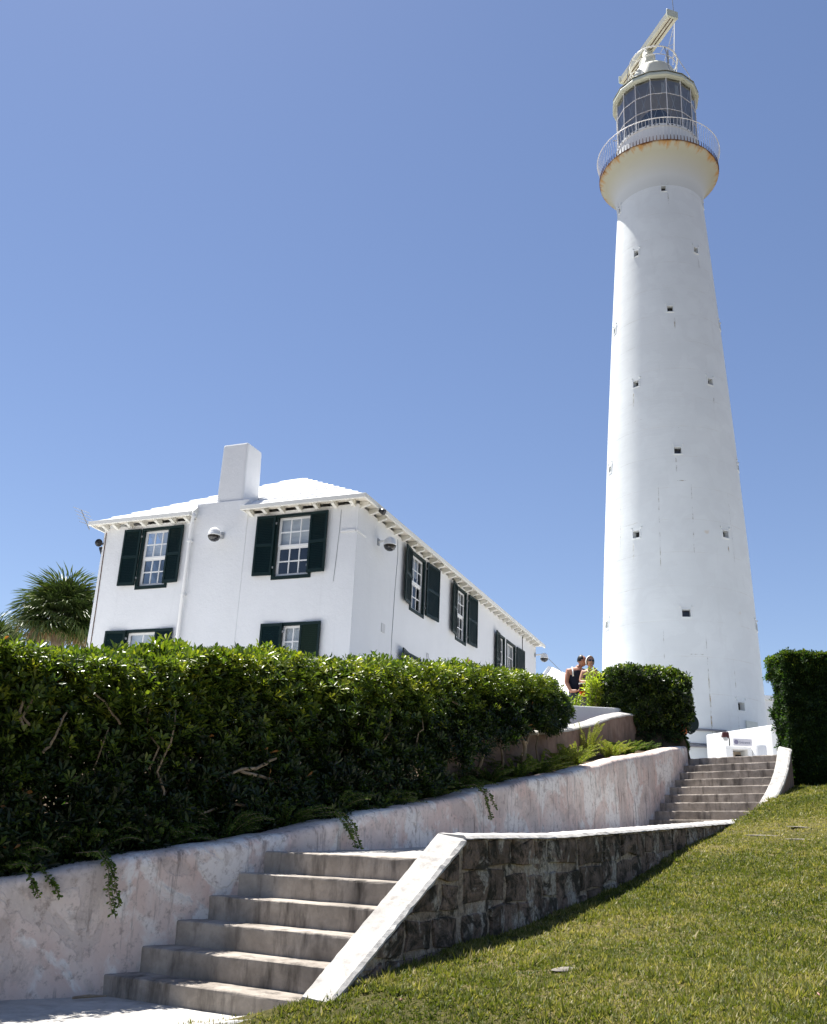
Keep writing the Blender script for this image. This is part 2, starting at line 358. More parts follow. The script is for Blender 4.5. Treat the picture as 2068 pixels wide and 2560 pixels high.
# ------------------------------------------------------------------ stairs: each step a part
def step_mesh(L, R, L2, R2, h, seed, extl=0.12, extr=0.2):
    L, R, L2, R2 = map(Vector, (L, R, L2, R2)); e = (R - L).normalized(); L = L - e * extl; R = R + e * extr; L2 = L2 - e * extl; R2 = R2 + e * extr
    prof = [(0.0, -h - 0.12), (0.004, -h * 0.55), (0.0, -0.020), (0.002, -0.008), (0.008, -0.002), (0.025, 0.0), (0.5, 0.0), (1.25, 0.0)]
    n = 40; P = []
    for i in range(n + 1):
        t = i / n; a = L.lerp(R, t); b = L2.lerp(R2, t); d = (b - a); d.z = 0; D = d.length; d.normalize(); row = []
        for j, (u, w) in enumerate(prof):
            uu = u if j < 6 else u * D
            jit = 0.004 * fbm(t * 7, j * 0.4, seed * 3.3); chip = 0.014 * max(0, fbm(t * 40, 5.0, seed * 1.7) - 0.2) if j in (2, 3, 4, 5) else 0
            row.append(a + d * (uu - jit + chip) + Vector((0, 0, w + 0.6 * jit * (j > 1) - chip)))
        P.append(row)
    return MB().grid(P)
lo = PL[0]
st = thing('stone_steps', 'lower flight of six worn concrete steps beside the pink grey wall', 'steps', (PL[0][0], PL[0][1], -1.08))
for k in range(6): step_mesh(PL[k], PR[k], PL[k + 1], PR[k + 1], 0.17, k).build('step', STEP, st, smooth=False, off=st.location)
st = thing('stone_steps', 'upper flight of nine narrow concrete steps leading up to the lighthouse', 'steps', (UL[0][0], UL[0][1], PATH_Z1))
for k in range(9): step_mesh(UL[k], UR[k], UL[k + 1], UR[k + 1], 0.165, k + 20, 0.12, 0.05).build('step', STEP, st, smooth=False, off=st.location)

# ------------------------------------------------------------------ left retaining wall
def dense(pts, step=0.12, sm=4):
    pts = np.asarray(pts, float); d = np.r_[0, np.cumsum(np.linalg.norm(np.diff(pts[:, :2], axis=0), axis=1))]
    n = int(d[-1] / step); s = np.linspace(0, d[-1], n + 1); Q = np.stack([np.interp(s, d, pts[:, i]) for i in range(pts.shape[1])], 1)
    for _ in range(sm):
        Q[1:-1] = 0.25 * Q[:-2] + 0.5 * Q[1:-1] + 0.25 * Q[2:]
    return Q
Q = dense(LW); P = []
for i, (x, y, zt) in enumerate(Q):
    d = Q[min(i + 1, len(Q) - 1)] - Q[max(i - 1, 0)]; d = np.array([d[0], d[1]]); d /= np.linalg.norm(d); nl = np.array([-d[1], d[0]])   # to the left (into the bed)
    zb = min(zt - 0.5, lawn_z(x, y) - 0.55); row = []
    zt2 = zt + 0.02 * fbm(i * 0.16, 1.0)
    for (w, zz) in ((-0.02, zb), (-0.015, zb + (zt2 - zb) * 0.3), (-0.005, zb + (zt2 - zb) * 0.55), (0.0, zb + (zt2 - zb) * 0.78), (0.004, zt2 - 0.09), (0.012, zt2 - 0.045), (0.035, zt2 - 0.012), (0.075, zt2), (0.28, zt2 + 0.005), (0.33, zt2 - 0.02), (0.35, zt2 - 0.08), (0.36, zt2 - 0.7)):
        j = 0.014 * fbm(i * 0.13, zz * 2.0, 7.0) + 0.006 * fbm(i * 0.5, zz * 6.0, 9.0)
        row.append((x + nl[0] * (w - j), y + nl[1] * (w - j), zz + j * 0.5))
    P.append(row)
w = MB().grid(P)
e = P[-1]; w.add(e, [list(range(len(e)))])
root = thing('retaining_wall', 'long peeling pink and grey plastered wall along the left of the steps', 'wall', (-2.02, 7.34, -1.1))
w.build('plaster_body', OLDWALL, root, smooth=True, off=root.location)

# ------------------------------------------------------------------ low stone wall on the right of the lower steps
root = thing('stone_wall', 'low wall of black stained stone blocks with white coping beside the lawn', 'wall', (0.4, 7.6, -0.7))
I0, I1, I2 = Vector((-0.56, 6.48, -0.885)), Vector((0.30, 7.72, 0.125)), Vector((5.78, 16.30, 0.70))
ow = 0.235
n01 = Vector((0.822, -0.570, 0)); n12 = Vector(((I2 - I1).y, -(I2 - I1).x, 0)).normalized()
nc = (n01 + n12).normalized()
COPZ = [(0.0, 0.125), (1.9, 0.19), (4.1, 0.325), (9.4, 0.655), (10.2, 0.715)]
def cop_main(s): return lerp(s, [c[0] for c in COPZ], [c[1] for c in COPZ])
dir12 = Vector(((I2 - I1).x, (I2 - I1).y, 0)).normalized(); len12 = Vector(((I2 - I1).x, (I2 - I1).y, 0)).length
dir01 = Vector(((I1 - I0).x, (I1 - I0).y, 0)).normalized(); len01 = Vector(((I1 - I0).x, (I1 - I0).y, 0)).length
# coping
def coping(stations, name, thick=0.075, tilt=0.05):
    P = []
    for i, (p, nn, wd, tl) in enumerate(stations):
        j = lambda k: 0.009 * fbm(i * 0.6, k * 3.0, 2.0)
        a = p - nn * 0.02; b = p + nn * (wd + 0.02)
        row = [a + Vector((0, 0, -thick)), a + Vector((0, 0, -0.02 + j(1))), a + nn * 0.02 + Vector((0, 0, j(2))), b - nn * 0.025 + Vector((0, 0, -tl + j(3))), b + nn * j(5) + Vector((0, 0, -tl - 0.022 + j(4))), b + nn * j(6) + Vector((0, 0, -tl - thick + j(7)))]
        P.append(row + [row[0]])
    m = MB().grid(P); m.add(P[0][:-1], [list(range(6))]); m.add(P[-1][:-1], [list(range(6))[::-1]])
    return m
sts = [(I0.lerp(I1, t), n01.lerp(nc, max(0, t * 4 - 3)).normalized(), 0.205 + 0.03 * t, 0.01 + 0.02 * t) for t in np.linspace(0, 1, 40)]
coping(sts, 'coping', 0.04).build('coping', COPE, root, off=root.location)
sts = []
for t in np.linspace(0.0, 1, 130):
    s = t * len12; p = I1 + dir12 * s; p.z = cop_main(s) + 0.002
    sts.append((p, nc.lerp(n12, min(1, t * 12)).normalized(), ow, 0.010))
coping(sts, 'coping', 0.026).build('coping', COPE, root, off=root.location)
# core
core = MB(); P = []
for t in np.linspace(0, 1, 8):
    p = I0.lerp(I1, t); P.append([p + n01 * 0.01 + Vector((0, 0, -1.2)), p + n01 * 0.01 + Vector((0, 0, -0.05)), p + n01 * (ow - 0.022) + Vector((0, 0, -0.035)), p + n01 * (ow - 0.022) + Vector((0, 0, -1.2))])
for t in np.linspace(0.0, 1, 20):
    p = I1 + dir12 * len12 * t; p.z = cop_main(len12 * t); P.append([p + n12 * 0.01 + Vector((0, 0, -1.2)), p + n12 * 0.01 + Vector((0, 0, -0.06)), p + n12 * (ow - 0.022) + Vector((0, 0, -0.04)), p + n12 * (ow - 0.022) + Vector((0, 0, -1.2))])
core.grid(P).build('mortar_core', MORTAR, root, off=root.location)
# blocks
def block(quad, base, dr, nn, seed):
    """quad: four (s, z) corners; a chunky uneven block, its outline broken by jitter, proud of the mortar"""
    r = random.Random(seed); d0 = ow - 0.07; d1 = ow - 0.006 + 0.016 * fbm(seed * 1.37, 2.2); m = MB(); out = []
    for k in range(4):
        a, b = quad[k], quad[(k + 1) % 4]; out.append(a); out.append(((a[0] + b[0]) / 2 + r.uniform(-0.03, 0.03), (a[1] + b[1]) / 2 + r.uniform(-0.022, 0.022)))
    cs = sum(c[0] for c in out) / 8; cz = sum(c[1] for c in out) / 8; back = []; mid = []; fr = []
    sh = r.uniform(0.03, 0.16)
    for k, (s, z) in enumerate(out):
        s += (cs - s) * sh * 0.5 + r.uniform(-0.016, 0.016); z += (cz - z) * sh + r.uniform(-0.016, 0.016)
        p = lambda ss, zz, dd: (base + dr * ss + nn * dd).to_2d().to_3d() + Vector((0, 0, zz))
        back.append(p(s, z, d0)); mid.append(p(s, z, d1 - 0.012)); fr.append(p(s + (cs - s) * 0.035, z + (cz - z) * 0.06, d1 + r.uniform(-0.005, 0.005)))
    c = Vector((0, 0, 0))
    for q in fr: c += q / 8
    c += nn * r.uniform(0, 0.012); F = []
    for k in range(8):
        k2 = (k + 1) % 8; F += [(k, k2, 8 + k2, 8 + k), (8 + k, 8 + k2, 16 + k2, 16 + k), (16 + k, 16 + k2, 24)]
    return m.add(back + mid + fr + [c], F)
rb = random.Random(5); sd = 0
vrow = [(0.04, 0.285), (0.30, 0.53), (0.545, 0.80), (0.815, 1.05)]
for ri, (v0, v1) in enumerate(vrow):
    s = 0.02 + (0.0 if ri % 2 else -0.0)
    while s < len12 - 0.1:
        L = rb.uniform(0.26, 0.74) * (0.7 if ri == 0 and s < 1 else 1); e = min(s + L, len12 - 0.02); sm = (s + e) / 2; zc = cop_main(sm)
        p = I1 + dir12 * sm + n12 * ow
        if zc - v0 > lawn_z(p.x, p.y) - 0.06:
            wob = rb.uniform(-0.03, 0.03); sd += 1
            block([(s, cop_main(s) - v1 + wob), (e - 0.022, cop_main(e) - v1 + wob), (e - 0.022, cop_main(e) - v0 + (wob if ri else 0)), (s, cop_main(s) - v0 + (wob if ri else 0))], I1, dir12, n12, sd).build('stone_block', BLOCK, root, off=root.location)
        s = e + 0.0
def cop01(s): return I0.z + (I1.z - I0.z) * s / len01
zr = [-1.15, -0.90, -0.67, -0.43, -0.20, 0.03]
for r0, r1 in zip(zr[:-1], zr[1:]):
    s = 0.0 if (int(r0 * 100) % 2) else -0.14
    while s < len01 - 0.03:
        e = min(s + rb.uniform(0.30, 0.46), len01 - 0.015); s0 = max(s, 0.02)
        def tp(ss): return min(r1 - 0.02, cop01(ss) - 0.05)
        if tp(e) > r0 + 0.05 and e > s0 + 0.08:
            sx = s0
            while tp(sx) < r0 + 0.015 and sx < e: sx += 0.01
            if e - sx > 0.06:
                sd += 1; block([(sx, r0), (e - 0.02, r0), (e - 0.02, tp(e - 0.02)), (sx, max(tp(sx), r0 + 0.012))], I0, dir01, n01, sd).build('stone_block', BLOCK, root, off=root.location)
        s = e + 0.0

# kerb
KP = dense([(-0.40, 6.40, -0.955), (-0.78, 6.46, -0.985), (-1.06, 6.40, -1.01), (-1.45, 6.12, -1.03), (-2.0, 5.0, -1.06), (-2.6, 3.0, -1.1), (-3.3, 0, -1.2)], 0.1, 3)
sts = []
for i, p in enumerate(KP):
    d = KP[min(i + 1, len(KP) - 1)] - KP[max(i - 1, 0)]; nn = Vector((-d[1], d[0], 0)).normalized(); sts.append((Vector(p), nn, 0.15, 0.0))
tag(coping(sts, 'kerb', 0.16).build('kerb', COPE), kind='structure')

# string wall on the right of the upper flight
root = thing('string_wall', 'curved white topped low wall on the right of the upper steps', 'wall', (UR[0][0], UR[0][1], 0.6))
sts = []; body = []
for t in np.linspace(-0.04, 1.05, 24):
    k = t * 8; p = Vector((UR[0][0] + 0.1688 * k, UR[0][1] + 0.259 * k, UR[0][2] + 0.165 * k + 0.10)); nn = Vector((0.838, -0.546, 0)); p += nn * (0.0 + 0.10 * math.sin(math.pi * min(1, max(0, t))))
    wd = 0.15 + 0.05 * t; sts.append((p, nn, wd, 0.05)); body.append([p + Vector((0, 0, -0.9)), p + Vector((0, 0, -0.06)), p + nn * wd + Vector((0, 0, -0.10)), p + nn * wd + Vector((0, 0, -0.9))])
coping(sts, 'coping').build('coping', COPE, root, off=root.location)
MB().grid(body).build('wall_body', BROWNWALL, root, off=root.location)

# brown wall and white parapet behind the hedge
root = thing('garden_wall', 'brown stained low wall with a white top behind the long hedge', 'wall', (3.0, 16.6, 1.6))
bw = [(0.6, 12.9, 1.45), (1.7, 14.8, 1.78), (2.80, 16.5, 2.10), (3.55, 17.9, 2.40), (4.05, 18.8, 2.66), (4.75, 20.0, 2.93), (5.2, 20.8, 3.0)]
Qb = dense(bw, 0.2, 3); body = []; sts = []
for i, p in enumerate(Qb):
    d = Qb[min(i + 1, len(Qb) - 1)] - Qb[max(i - 1, 0)]; nn = Vector((d[1], -d[0], 0)).normalized(); p = Vector(p)
    sts.append((p - nn * 0.22, nn, 0.22, 0.035)); j = 0.015 * fbm(i * 0.4, 0, 4)
    body.append([p + nn * (0.0 + j) + Vector((0, 0, -1.0)), p + nn * (j * 0.6) + Vector((0, 0, -0.4)), p + nn * 0 + Vector((0, 0, -0.05)), p - nn * 0.2 + Vector((0, 0, -0.05)), p - nn * 0.2 + Vector((0, 0, -1.0))])
coping(sts, 'coping', 0.05).build('coping', COPE, root, off=root.location)
MB().grid(body).build('wall_body', BROWNWALL, root, off=root.location)
root = thing('parapet_wall', 'plain white parapet wall behind the brown garden wall', 'wall', (3.5, 19.8, 2.0))
MB().hexa([(1.2, 17.6, 1.2), (4.78, 20.42, 1.2), (4.7, 20.6, 1.2), (1.1, 17.8, 1.2), (1.2, 17.6, 2.66), (4.78, 20.42, 3.05), (4.7, 20.6, 3.05), (1.1, 17.8, 2.66)]).build('wall_body', WHITE, root, bevel=0.02, off=root.location)
# ------------------------------------------------------------------ house (local X runs along the long side, local Y along the short gable side)
HB = 2.30
HROT = math.atan2(math.cos(rad(22.2)), math.sin(rad(22.2)))
house = thing('white_house', 'two storey white house with dark green shutters and a stepped white roof', 'house', (-1.316, 21.0, HB), HROT)
HL, HW, HT = 16.9, 7.45, 7.72 - HB
def zz(z): return z - HB
FA = lambda u, z, d: (d, u, z - HB)          # short side: u along local Y, d inwards
FBf = lambda u, z, d: (u, d, z - HB)         # long side: u along local X
def holed(fn, u0, u1, z0, z1, holes, depth=0.16):
    us = sorted({u0, u1, *[h[0] for h in holes], *[h[1] for h in holes]}); zs_ = sorted({z0, z1, *[h[2] for h in holes], *[h[3] for h in holes]})
    m = MB()
    def inside(u, z): return any(h[0] < u < h[1] and h[2] < z < h[3] for h in holes)
    for a, b in zip(us[:-1], us[1:]):
        for c, d in zip(zs_[:-1], zs_[1:]):
            if not inside((a + b) / 2, (c + d) / 2): m.add([fn(a, c, 0), fn(b, c, 0), fn(b, d, 0), fn(a, d, 0)], [(0, 1, 2, 3)])
    for a, b, c, d in holes:
        m.add([fn(a, c, 0), fn(b, c, 0), fn(b, d, 0), fn(a, d, 0), fn(a, c, depth), fn(b, c, depth), fn(b, d, depth), fn(a, d, depth)], [(0, 1, 5, 4), (1, 2, 6, 5), (2, 3, 7, 6), (3, 0, 4, 7)])
    return m
def fbox(fn, u0, u1, z0, z1, d0, d1, m):
    p = [fn(u0, z0, d0), fn(u1, z0, d0), fn(u1, z0, d1), fn(u0, z0, d1), fn(u0, z1, d0), fn(u1, z1, d0), fn(u1, z1, d1), fn(u0, z1, d1)]
    return m.hexa(p)
# face, u0, u1, z0, z1, columns, rows, shutters [(u_hinge, width, sign, open angle deg)], blind fraction
WIN = [('A', 1.20, 2.16, 6.02, 7.57, 3, 4, [(2.20, 0.51, 1, 4), (1.24, 0.48, -1, 3)], 0.50),
       ('A', 5.28, 6.14, 6.02, 7.56, 3, 4, [(6.20, 0.50, 1, 5), (5.34, 0.46, -1, 3)], 0.50),
       ('A', 1.22, 1.80, 3.30, 4.84, 2, 4, [(1.76, 0.56, 1, 3), (1.28, 0.54, -1, 3)], 0.6),
       ('A', 5.30, 6.24, 3.30, 4.86, 2, 4, [(6.24, 0.58, 1, 6), (5.34, 0.52, -1, 3)], 0.9),
       ('B', 3.50, 4.46, 6.02, 7.57, 3, 4, [(3.42, 0.58, -1, 7), (4.58, 0.86, 1, 4)], 0.35),
       ('B', 7.24, 8.14, 6.02, 7.60, 3, 4, [(7.18, 0.58, -1, 8), (8.30, 0.74, 1, 4)], 0.2),
       ('B', 11.85, 12.45, 5.2, 7.10, 2, 5, [(11.78, 0.62, -1, 6)], 0.0),
       ('B', 12.75, 13.80, 5.2, 7.10, 3, 5, [(13.95, 0.85, 1, 4)], 0.2),
       ('B', 3.45, 4.40, 3.30, 4.78, 3, 4, [(3.40, 0.60, -1, 10)], 0.0)]
holesA = [w[1:5] for w in WIN if w[0] == 'A']; holesB = [w[1:5] for w in WIN if w[0] == 'B']
wm = holed(FA, 0, HW, HB - 0.3, HT + HB, holesA); wm.v += []; 
wb = holed(FBf, 0, HL, HB - 0.3, HT + HB, holesB)
o = len(wm.v); wm.v += wb.v; wm.f += [[i + o for i in f] for f in wb.f]; wm.mi += wb.mi
wm.add([(HL, 0, -0.3), (HL, HW, -0.3), (HL, HW, HT), (HL, 0, HT)], [(0, 1, 2, 3)]); wm.add([(0, HW, -0.3), (HL, HW, -0.3), (HL, HW, HT), (0, HW, HT)], [(0, 1, 2, 3)])
wm.build('wall', WALLW, house)
def shutter(fn, hinge, width, sgn, ang, z0, z1, lm=None):
    a = rad(ang); ca, sa = math.cos(a), math.sin(a)
    f2 = lambda u, z, d: fn(hinge + sgn * (u * ca - d * sa * 0), z, -0.03 - u * sa + d)
    m = MB(); fw = 0.055
    for (a0, a1, b0, b1) in ((0, fw, z0, z1), (width - fw, width, z0, z1), (fw, width - fw, z0, z0 + 0.08), (fw, width - fw, z1 - 0.07, z1), (fw, width - fw, (z0 + z1) / 2 - 0.04, (z0 + z1) / 2 + 0.04)):
        fbox(f2, a0, a1, b0, b1, -0.04, 0.0, m)
    fbox(f2, fw, width - fw, z0 + 0.08, z1 - 0.07, -0.012, -0.004, m)
    s_ = m.build('shutter', GREEN, house)
    l = MB()
    for (b0, b1) in ((z0 + 0.08, (z0 + z1) / 2 - 0.04), ((z0 + z1) / 2 + 0.04, z1 - 0.07)):
        n = int((b1 - b0) / 0.042)
        for i in range(n):
            zc = b0 + (i + 0.5) * (b1 - b0) / n
            l.hexa([f2(fw, zc - 0.024, -0.036), f2(width - fw, zc - 0.024, -0.036), f2(width - fw, zc - 0.024, -0.030), f2(fw, zc - 0.024, -0.030), f2(fw, zc + 0.020, -0.020), f2(width - fw, zc + 0.020, -0.020), f2(width - fw, zc + 0.020, -0.014), f2(fw, zc + 0.020, -0.014)])
    tag(l.build('louvre_slats', lm or GREEN, s_), kind='stuff')
    for zc in (z0 + 0.2, z1 - 0.2): fbox(fn, hinge - 0.03, hinge + 0.03, zc - 0.025, zc + 0.025, -0.045, 0.0, MB()).build('hinge', GREY, s_)
for wi, (face, u0, u1, z0, z1, nc_, nr, shs, bl) in enumerate(WIN):
    fn = FA if face == 'A' else FBf
    c = MB(); k = 0.055
    for (a0, a1, b0, b1) in ((u0 - k, u0 + 0.02, z0 - 0.06, z1 + 0.05), (u1 - 0.02, u1 + k, z0 - 0.06, z1 + 0.05), (u0 + 0.02, u1 - 0.02, z1 - 0.02, z1 + 0.05), (u0 + 0.02, u1 - 0.02, z0 - 0.06, z0 + 0.025)):
        fbox(fn, a0, a1, b0, b1, -0.022, 0.05, c)
    win = c.build('window', GREEN, house)
    a0, a1, b0, b1 = u0 + 0.022, u1 - 0.022, z0 + 0.028, z1 - 0.022; zm = (b0 + b1) / 2
    s_ = MB(); fr = 0.055
    for top in (0, 1):
        y0, y1 = (b0, zm) if not top else (zm, b1); d0, d1 = (0.075, 0.105) if not top else (0.055, 0.085)
        for q in ((a0, a0 + fr, y0, y1), (a1 - fr, a1, y0, y1), (a0 + fr, a1 - fr, y0, y0 + (0.07 if not top else 0.05)), (a0 + fr, a1 - fr, y1 - 0.05, y1)): fbox(fn, *q, d0, d1, s_)
        gu0, gu1, gz0, gz1 = a0 + fr, a1 - fr, y0 + (0.07 if not top else 0.05), y1 - 0.05; rr = nr // 2
        for i in range(1, nc_): uu = gu0 + (gu1 - gu0) * i / nc_; fbox(fn, uu - 0.014, uu + 0.014, gz0, gz1, d0 + 0.004, d1 - 0.002, s_)
        for j in range(1, rr): zc = gz0 + (gz1 - gz0) * j / rr; fbox(fn, gu0, gu1, zc - 0.014, zc + 0.014, d0 + 0.006, d1 - 0.004, s_)
        for i in range(nc_):
            for j in range(rr):
                ua, ub = gu0 + (gu1 - gu0) * i / nc_ + 0.008, gu0 + (gu1 - gu0) * (i + 1) / nc_ - 0.008; za, zb = gz0 + (gz1 - gz0) * j / rr + 0.008, gz0 + (gz1 - gz0) * (j + 1) / rr - 0.008
                t = 0.0025 * rnd.uniform(-1, 1)
                MB().add([fn(ua, za, d1 - 0.012 + t), fn(ub, za, d1 - 0.012 - t), fn(ub, zb, d1 - 0.012), fn(ua, zb, d1 - 0.012)], [(0, 1, 2, 3)]).build('pane', GLASS, win)
    s_.build('sash', TRIM, win)
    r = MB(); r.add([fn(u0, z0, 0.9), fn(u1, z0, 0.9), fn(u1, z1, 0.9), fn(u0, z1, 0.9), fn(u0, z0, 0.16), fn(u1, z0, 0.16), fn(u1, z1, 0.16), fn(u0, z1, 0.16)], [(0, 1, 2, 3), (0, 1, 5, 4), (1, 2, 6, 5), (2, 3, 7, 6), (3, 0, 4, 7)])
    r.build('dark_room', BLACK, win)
    if bl > 0:
        b = MB(); n = 8; zb = z1 - (z1 - z0) * bl
        b.grid([[fn(u0 + 0.02 + (u1 - u0 - 0.04) * i / 4, zb + (z1 - zb) * j / n, 0.16 + 0.012 * (j % 2)) for i in range(5)] for j in range(n + 1)])
        fbox(fn, u0 + 0.02, u0 + 0.12, z0, zb, 0.16, 0.17, b)
        b.build('blind', BLIND, win)
    for si, (h, wd, sg, an) in enumerate(shs):
        shutter(fn, h, wd, sg, an, z0 + 0.05, z1 + 0.03, OLIVE if (wi == 2 and si == 1) or wi == 8 else None)
# chimney breast, chimney
m = MB(); m.hexa([(-0.012, 3.04, zz(HB) - 0.3), (0.02, 3.04, zz(HB) - 0.3), (0.02, 4.60, zz(HB) - 0.3), (-0.012, 4.60, zz(HB) - 0.3), (-0.012, 3.04, zz(8.14)), (0.02, 3.04, zz(8.14)), (0.02, 4.60, zz(8.14)), (-0.012, 4.60, zz(8.14))])
m.box((0.021, 3.04, zz(7.6)), (1.0, 4.60, zz(8.14))); m.build('chimney_breast', WALLW, house, bevel=0.02)
m = MB(); m.hexa([(0.03, 3.26, zz(8.1)), (0.80, 3.26, zz(8.1)), (0.80, 4.06, zz(8.1)), (0.03, 4.06, zz(8.1)), (0.04, 3.30, zz(9.76)), (0.76, 3.30, zz(9.76)), (0.76, 4.05, zz(9.76)), (0.04, 4.05, zz(9.76))])
m.build('chimney', WALLW, house, bevel=0.05)
# roof: stepped courses, fascia, rafters, soffit
OV = 0.29; ez = zz(7.74); slope = (10.22 - 7.80) / (HW / 2 + OV)
N = 11; top_h = HW / 2 + OV - 0.12
rf = MB()
def rect(i): return (-OV + i, HL + OV - i, -OV + i, HW + OV - i)
x0, x1, y0, y1 = rect(OV + 0.06); xa, xb, ya, yb = rect(HW / 2 + OV - 0.03); bz = ez + 0.10; rz = bz + slope * (HW / 2 + OV) - 0.10
bq = bz + slope * (OV + 0.06) - 0.06
rf.hexa([(x0, y0, bq), (x1, y0, bq), (x1, y1, bq), (x0, y1, bq), (xa, ya, rz), (xb, ya, rz), (xb, yb, rz), (xa, yb, rz)])
roof = rf.build('roof', ROOFW, house)
for k in range(N):
    i0 = k * top_h / N; i1 = (k + 1) * top_h / N + 0.02; wob = lambda s: 0.012 * fbm(k * 2.1, s)
    a = rect(i0); b = rect(i1); za = bz + slope * i0; zb = bz + slope * (k + 1) * top_h / N - 0.028; c = MB(); n = 14
    def edge(p0, p1, q0, q1, sd_, ts=None):
        P = []; ts = ts or [j / n for j in range(n + 1)]
        for t in ts:
            o0 = Vector(p0).lerp(Vector(p1), t); o1 = Vector(q0).lerp(Vector(q1), t); w_ = 0.014 * fbm(k * 3.3 + sd_, t * 7); di = (o1 - o0); di.z = 0; di.normalize(); di *= w_ if 0 < t < 1 else 0
            P.append([o0 + Vector((0, 0, -0.035)) + di, o0 + Vector((0, 0, 0.004)) + di, o0 + di + (o1 - o0) * 0.10 + Vector((0, 0, 0.014 + w_ * 0.4)), o1 + Vector((0, 0, 0.012 + w_ * 0.5))])
        c.grid(P)
    A0 = (a[0], a[2], za); A1 = (a[1], a[2], za); A2 = (a[1], a[3], za); A3 = (a[0], a[3], za); B0 = (b[0], b[2], zb); B1 = (b[1], b[2], zb); B2 = (b[1], b[3], zb); B3 = (b[0], b[3], zb)
    edge(A0, A1, B0, B1, 0); edge(A1, A2, B1, B2, 9); edge(A2, A3, B2, B3, 17); 
    if i0 < OV + 0.55:      # the chimney breast interrupts the eave on the short side
        ty = lambda y: (a[3] - y) / (a[3] - a[2])
        edge(A3, A0, B3, B0, 23, list(np.linspace(0, ty(4.60), 8))); edge(A3, A0, B3, B0, 23, list(np.linspace(ty(3.04), 1, 8)))
    else: edge(A3, A0, B3, B0, 23)
    c.build('roof_course', ROOFW, roof)
tp = rect(top_h); m = MB(); m.hexa([(tp[0], tp[2], rz - 0.12), (tp[1], tp[2], rz - 0.12), (tp[1], tp[3], rz - 0.12), (tp[0], tp[3], rz - 0.12), (tp[0] + .1, tp[2] + .1, rz + 0.02), (tp[1] - .1, tp[2] + .1, rz + 0.02), (tp[1] - .1, tp[3] - .1, rz + 0.02), (tp[0] + .1, tp[3] - .1, rz + 0.02)])
m.build('ridge_cap', ROOFW, roof, bevel=0.05)
f = MB(); x0, x1, y0, y1 = rect(0)
f.box((x0 - 0.03, y0 - 0.03, ez), (x0 + 0.035, 3.10, ez + 0.115)); f.box((x0 - 0.03, 4.58, ez), (x0 + 0.035, y1 + 0.03, ez + 0.115)); f.box((x0 + 0.036, y0 - 0.03, ez), (x1 + 0.03, y0 + 0.035, ez + 0.115))
f.box((x0 + 0.036, y1 - 0.035, ez), (x1 + 0.03, y1 + 0.03, ez + 0.115)); f.build('fascia', EAVE, house, bevel=0.012)
f = MB(); f.box((x0 + 0.036, y0 + 0.036, ez + 0.062), (0.02, 3.04, ez + 0.085)); f.box((x0 + 0.036, 4.60, ez + 0.062), (0.02, y1 - 0.036, ez + 0.085)); f.box((0.021, y0 + 0.036, ez + 0.062), (x1 - 0.02, 0.02, ez + 0.085)); f.build('soffit', SOFFIT, house)
for ya, yb in ((3.05, 3.09), (4.55, 4.595)):
    f = MB(); f.add([(x0 + 0.036, ya, ez + 0.002), (0.0, ya, ez + 0.002), (0.0, ya, ez + 0.34), (x0 + 0.036, ya, ez + 0.10), (x0 + 0.036, yb, ez + 0.002), (0.0, yb, ez + 0.002), (0.0, yb, ez + 0.34), (x0 + 0.036, yb, ez + 0.10)], [(0, 1, 2, 3), (4, 5, 6, 7), (0, 4, 7, 3), (3, 7, 6, 2), (0, 1, 5, 4)]); f.build('eave_end', EAVE, house)
def raft(p0, p1, w_):
    d = Vector(p1) - Vector(p0); s_ = Vector((-d.y, d.x, 0)).normalized() * w_ / 2; p0 = Vector(p0); p1 = Vector(p1)
    return MB().hexa([p0 - s_ + Vector((0, 0, -0.03)), p1 - s_ + Vector((0, 0, -0.10)), p1 + s_ + Vector((0, 0, -0.10)), p0 + s_ + Vector((0, 0, -0.03)), p0 - s_ + Vector((0, 0, 0.058)), p1 - s_ + Vector((0, 0, 0.058)), p1 + s_ + Vector((0, 0, 0.058)), p0 + s_ + Vector((0, 0, 0.058))])
for u in [0.12, 0.60, 1.08, 1.56, 2.04, 2.50, 2.92, 4.78, 5.22, 5.68, 6.14, 6.58, 7.02, 7.36]:
    raft((x0 + 0.06, u, ez), (0.03, u, ez), 0.085).build('rafter_end', EAVE, house)
u = 0.14
while u < HL:
    raft((u, y0 + 0.06, ez), (u, 0.03, ez), 0.085).build('rafter_end', EAVE, house); u += 0.53
# wall details: corner pilaster caps, cracks, downpipe, cables
f = MB(); f.box((-0.03, 0.03, zz(7.02)), (0.0, 0.42, zz(7.08))); f.box((-0.03, -0.03, zz(7.02)), (0.5, 0.0, zz(7.08))); f.build('plaster_band', WALLW, house, bevel=0.01)
dp = MB(); dp.tube([(-0.22, 4.52, ez + 0.09), (-0.20, 4.54, ez - 0.02), (-0.13, 4.62, zz(7.45)), (-0.10, 4.63, zz(7.2)), (-0.10, 4.63, zz(2.3))], 0.045, 10)
pp = dp.build('downpipe', TRIM, house, smooth=True)
for z_ in (7.1, 5.7, 4.3):
    b = MB(); b.box((-0.155, 4.575, zz(z_)), (-0.0, 4.685, zz(z_ + 0.035))); b.build('bracket', TRIM, pp)
MB().tube([(-0.006, 0.45, zz(7.6)), (-0.006, 0.46, zz(7.1)), (-0.007, 0.50, zz(6.3)), (-0.006, 0.53, zz(5.82))], 0.006, 5).build('wire', GREY, house)
MB().tube([(2.46, -0.008, zz(7.6)), (2.52, -0.008, zz(7.2)), (2.44, -0.008, zz(6.3)), (2.38, -0.008, zz(5.0)), (2.38, -0.008, zz(3.0))], 0.007, 5).build('wire', GREY, house)
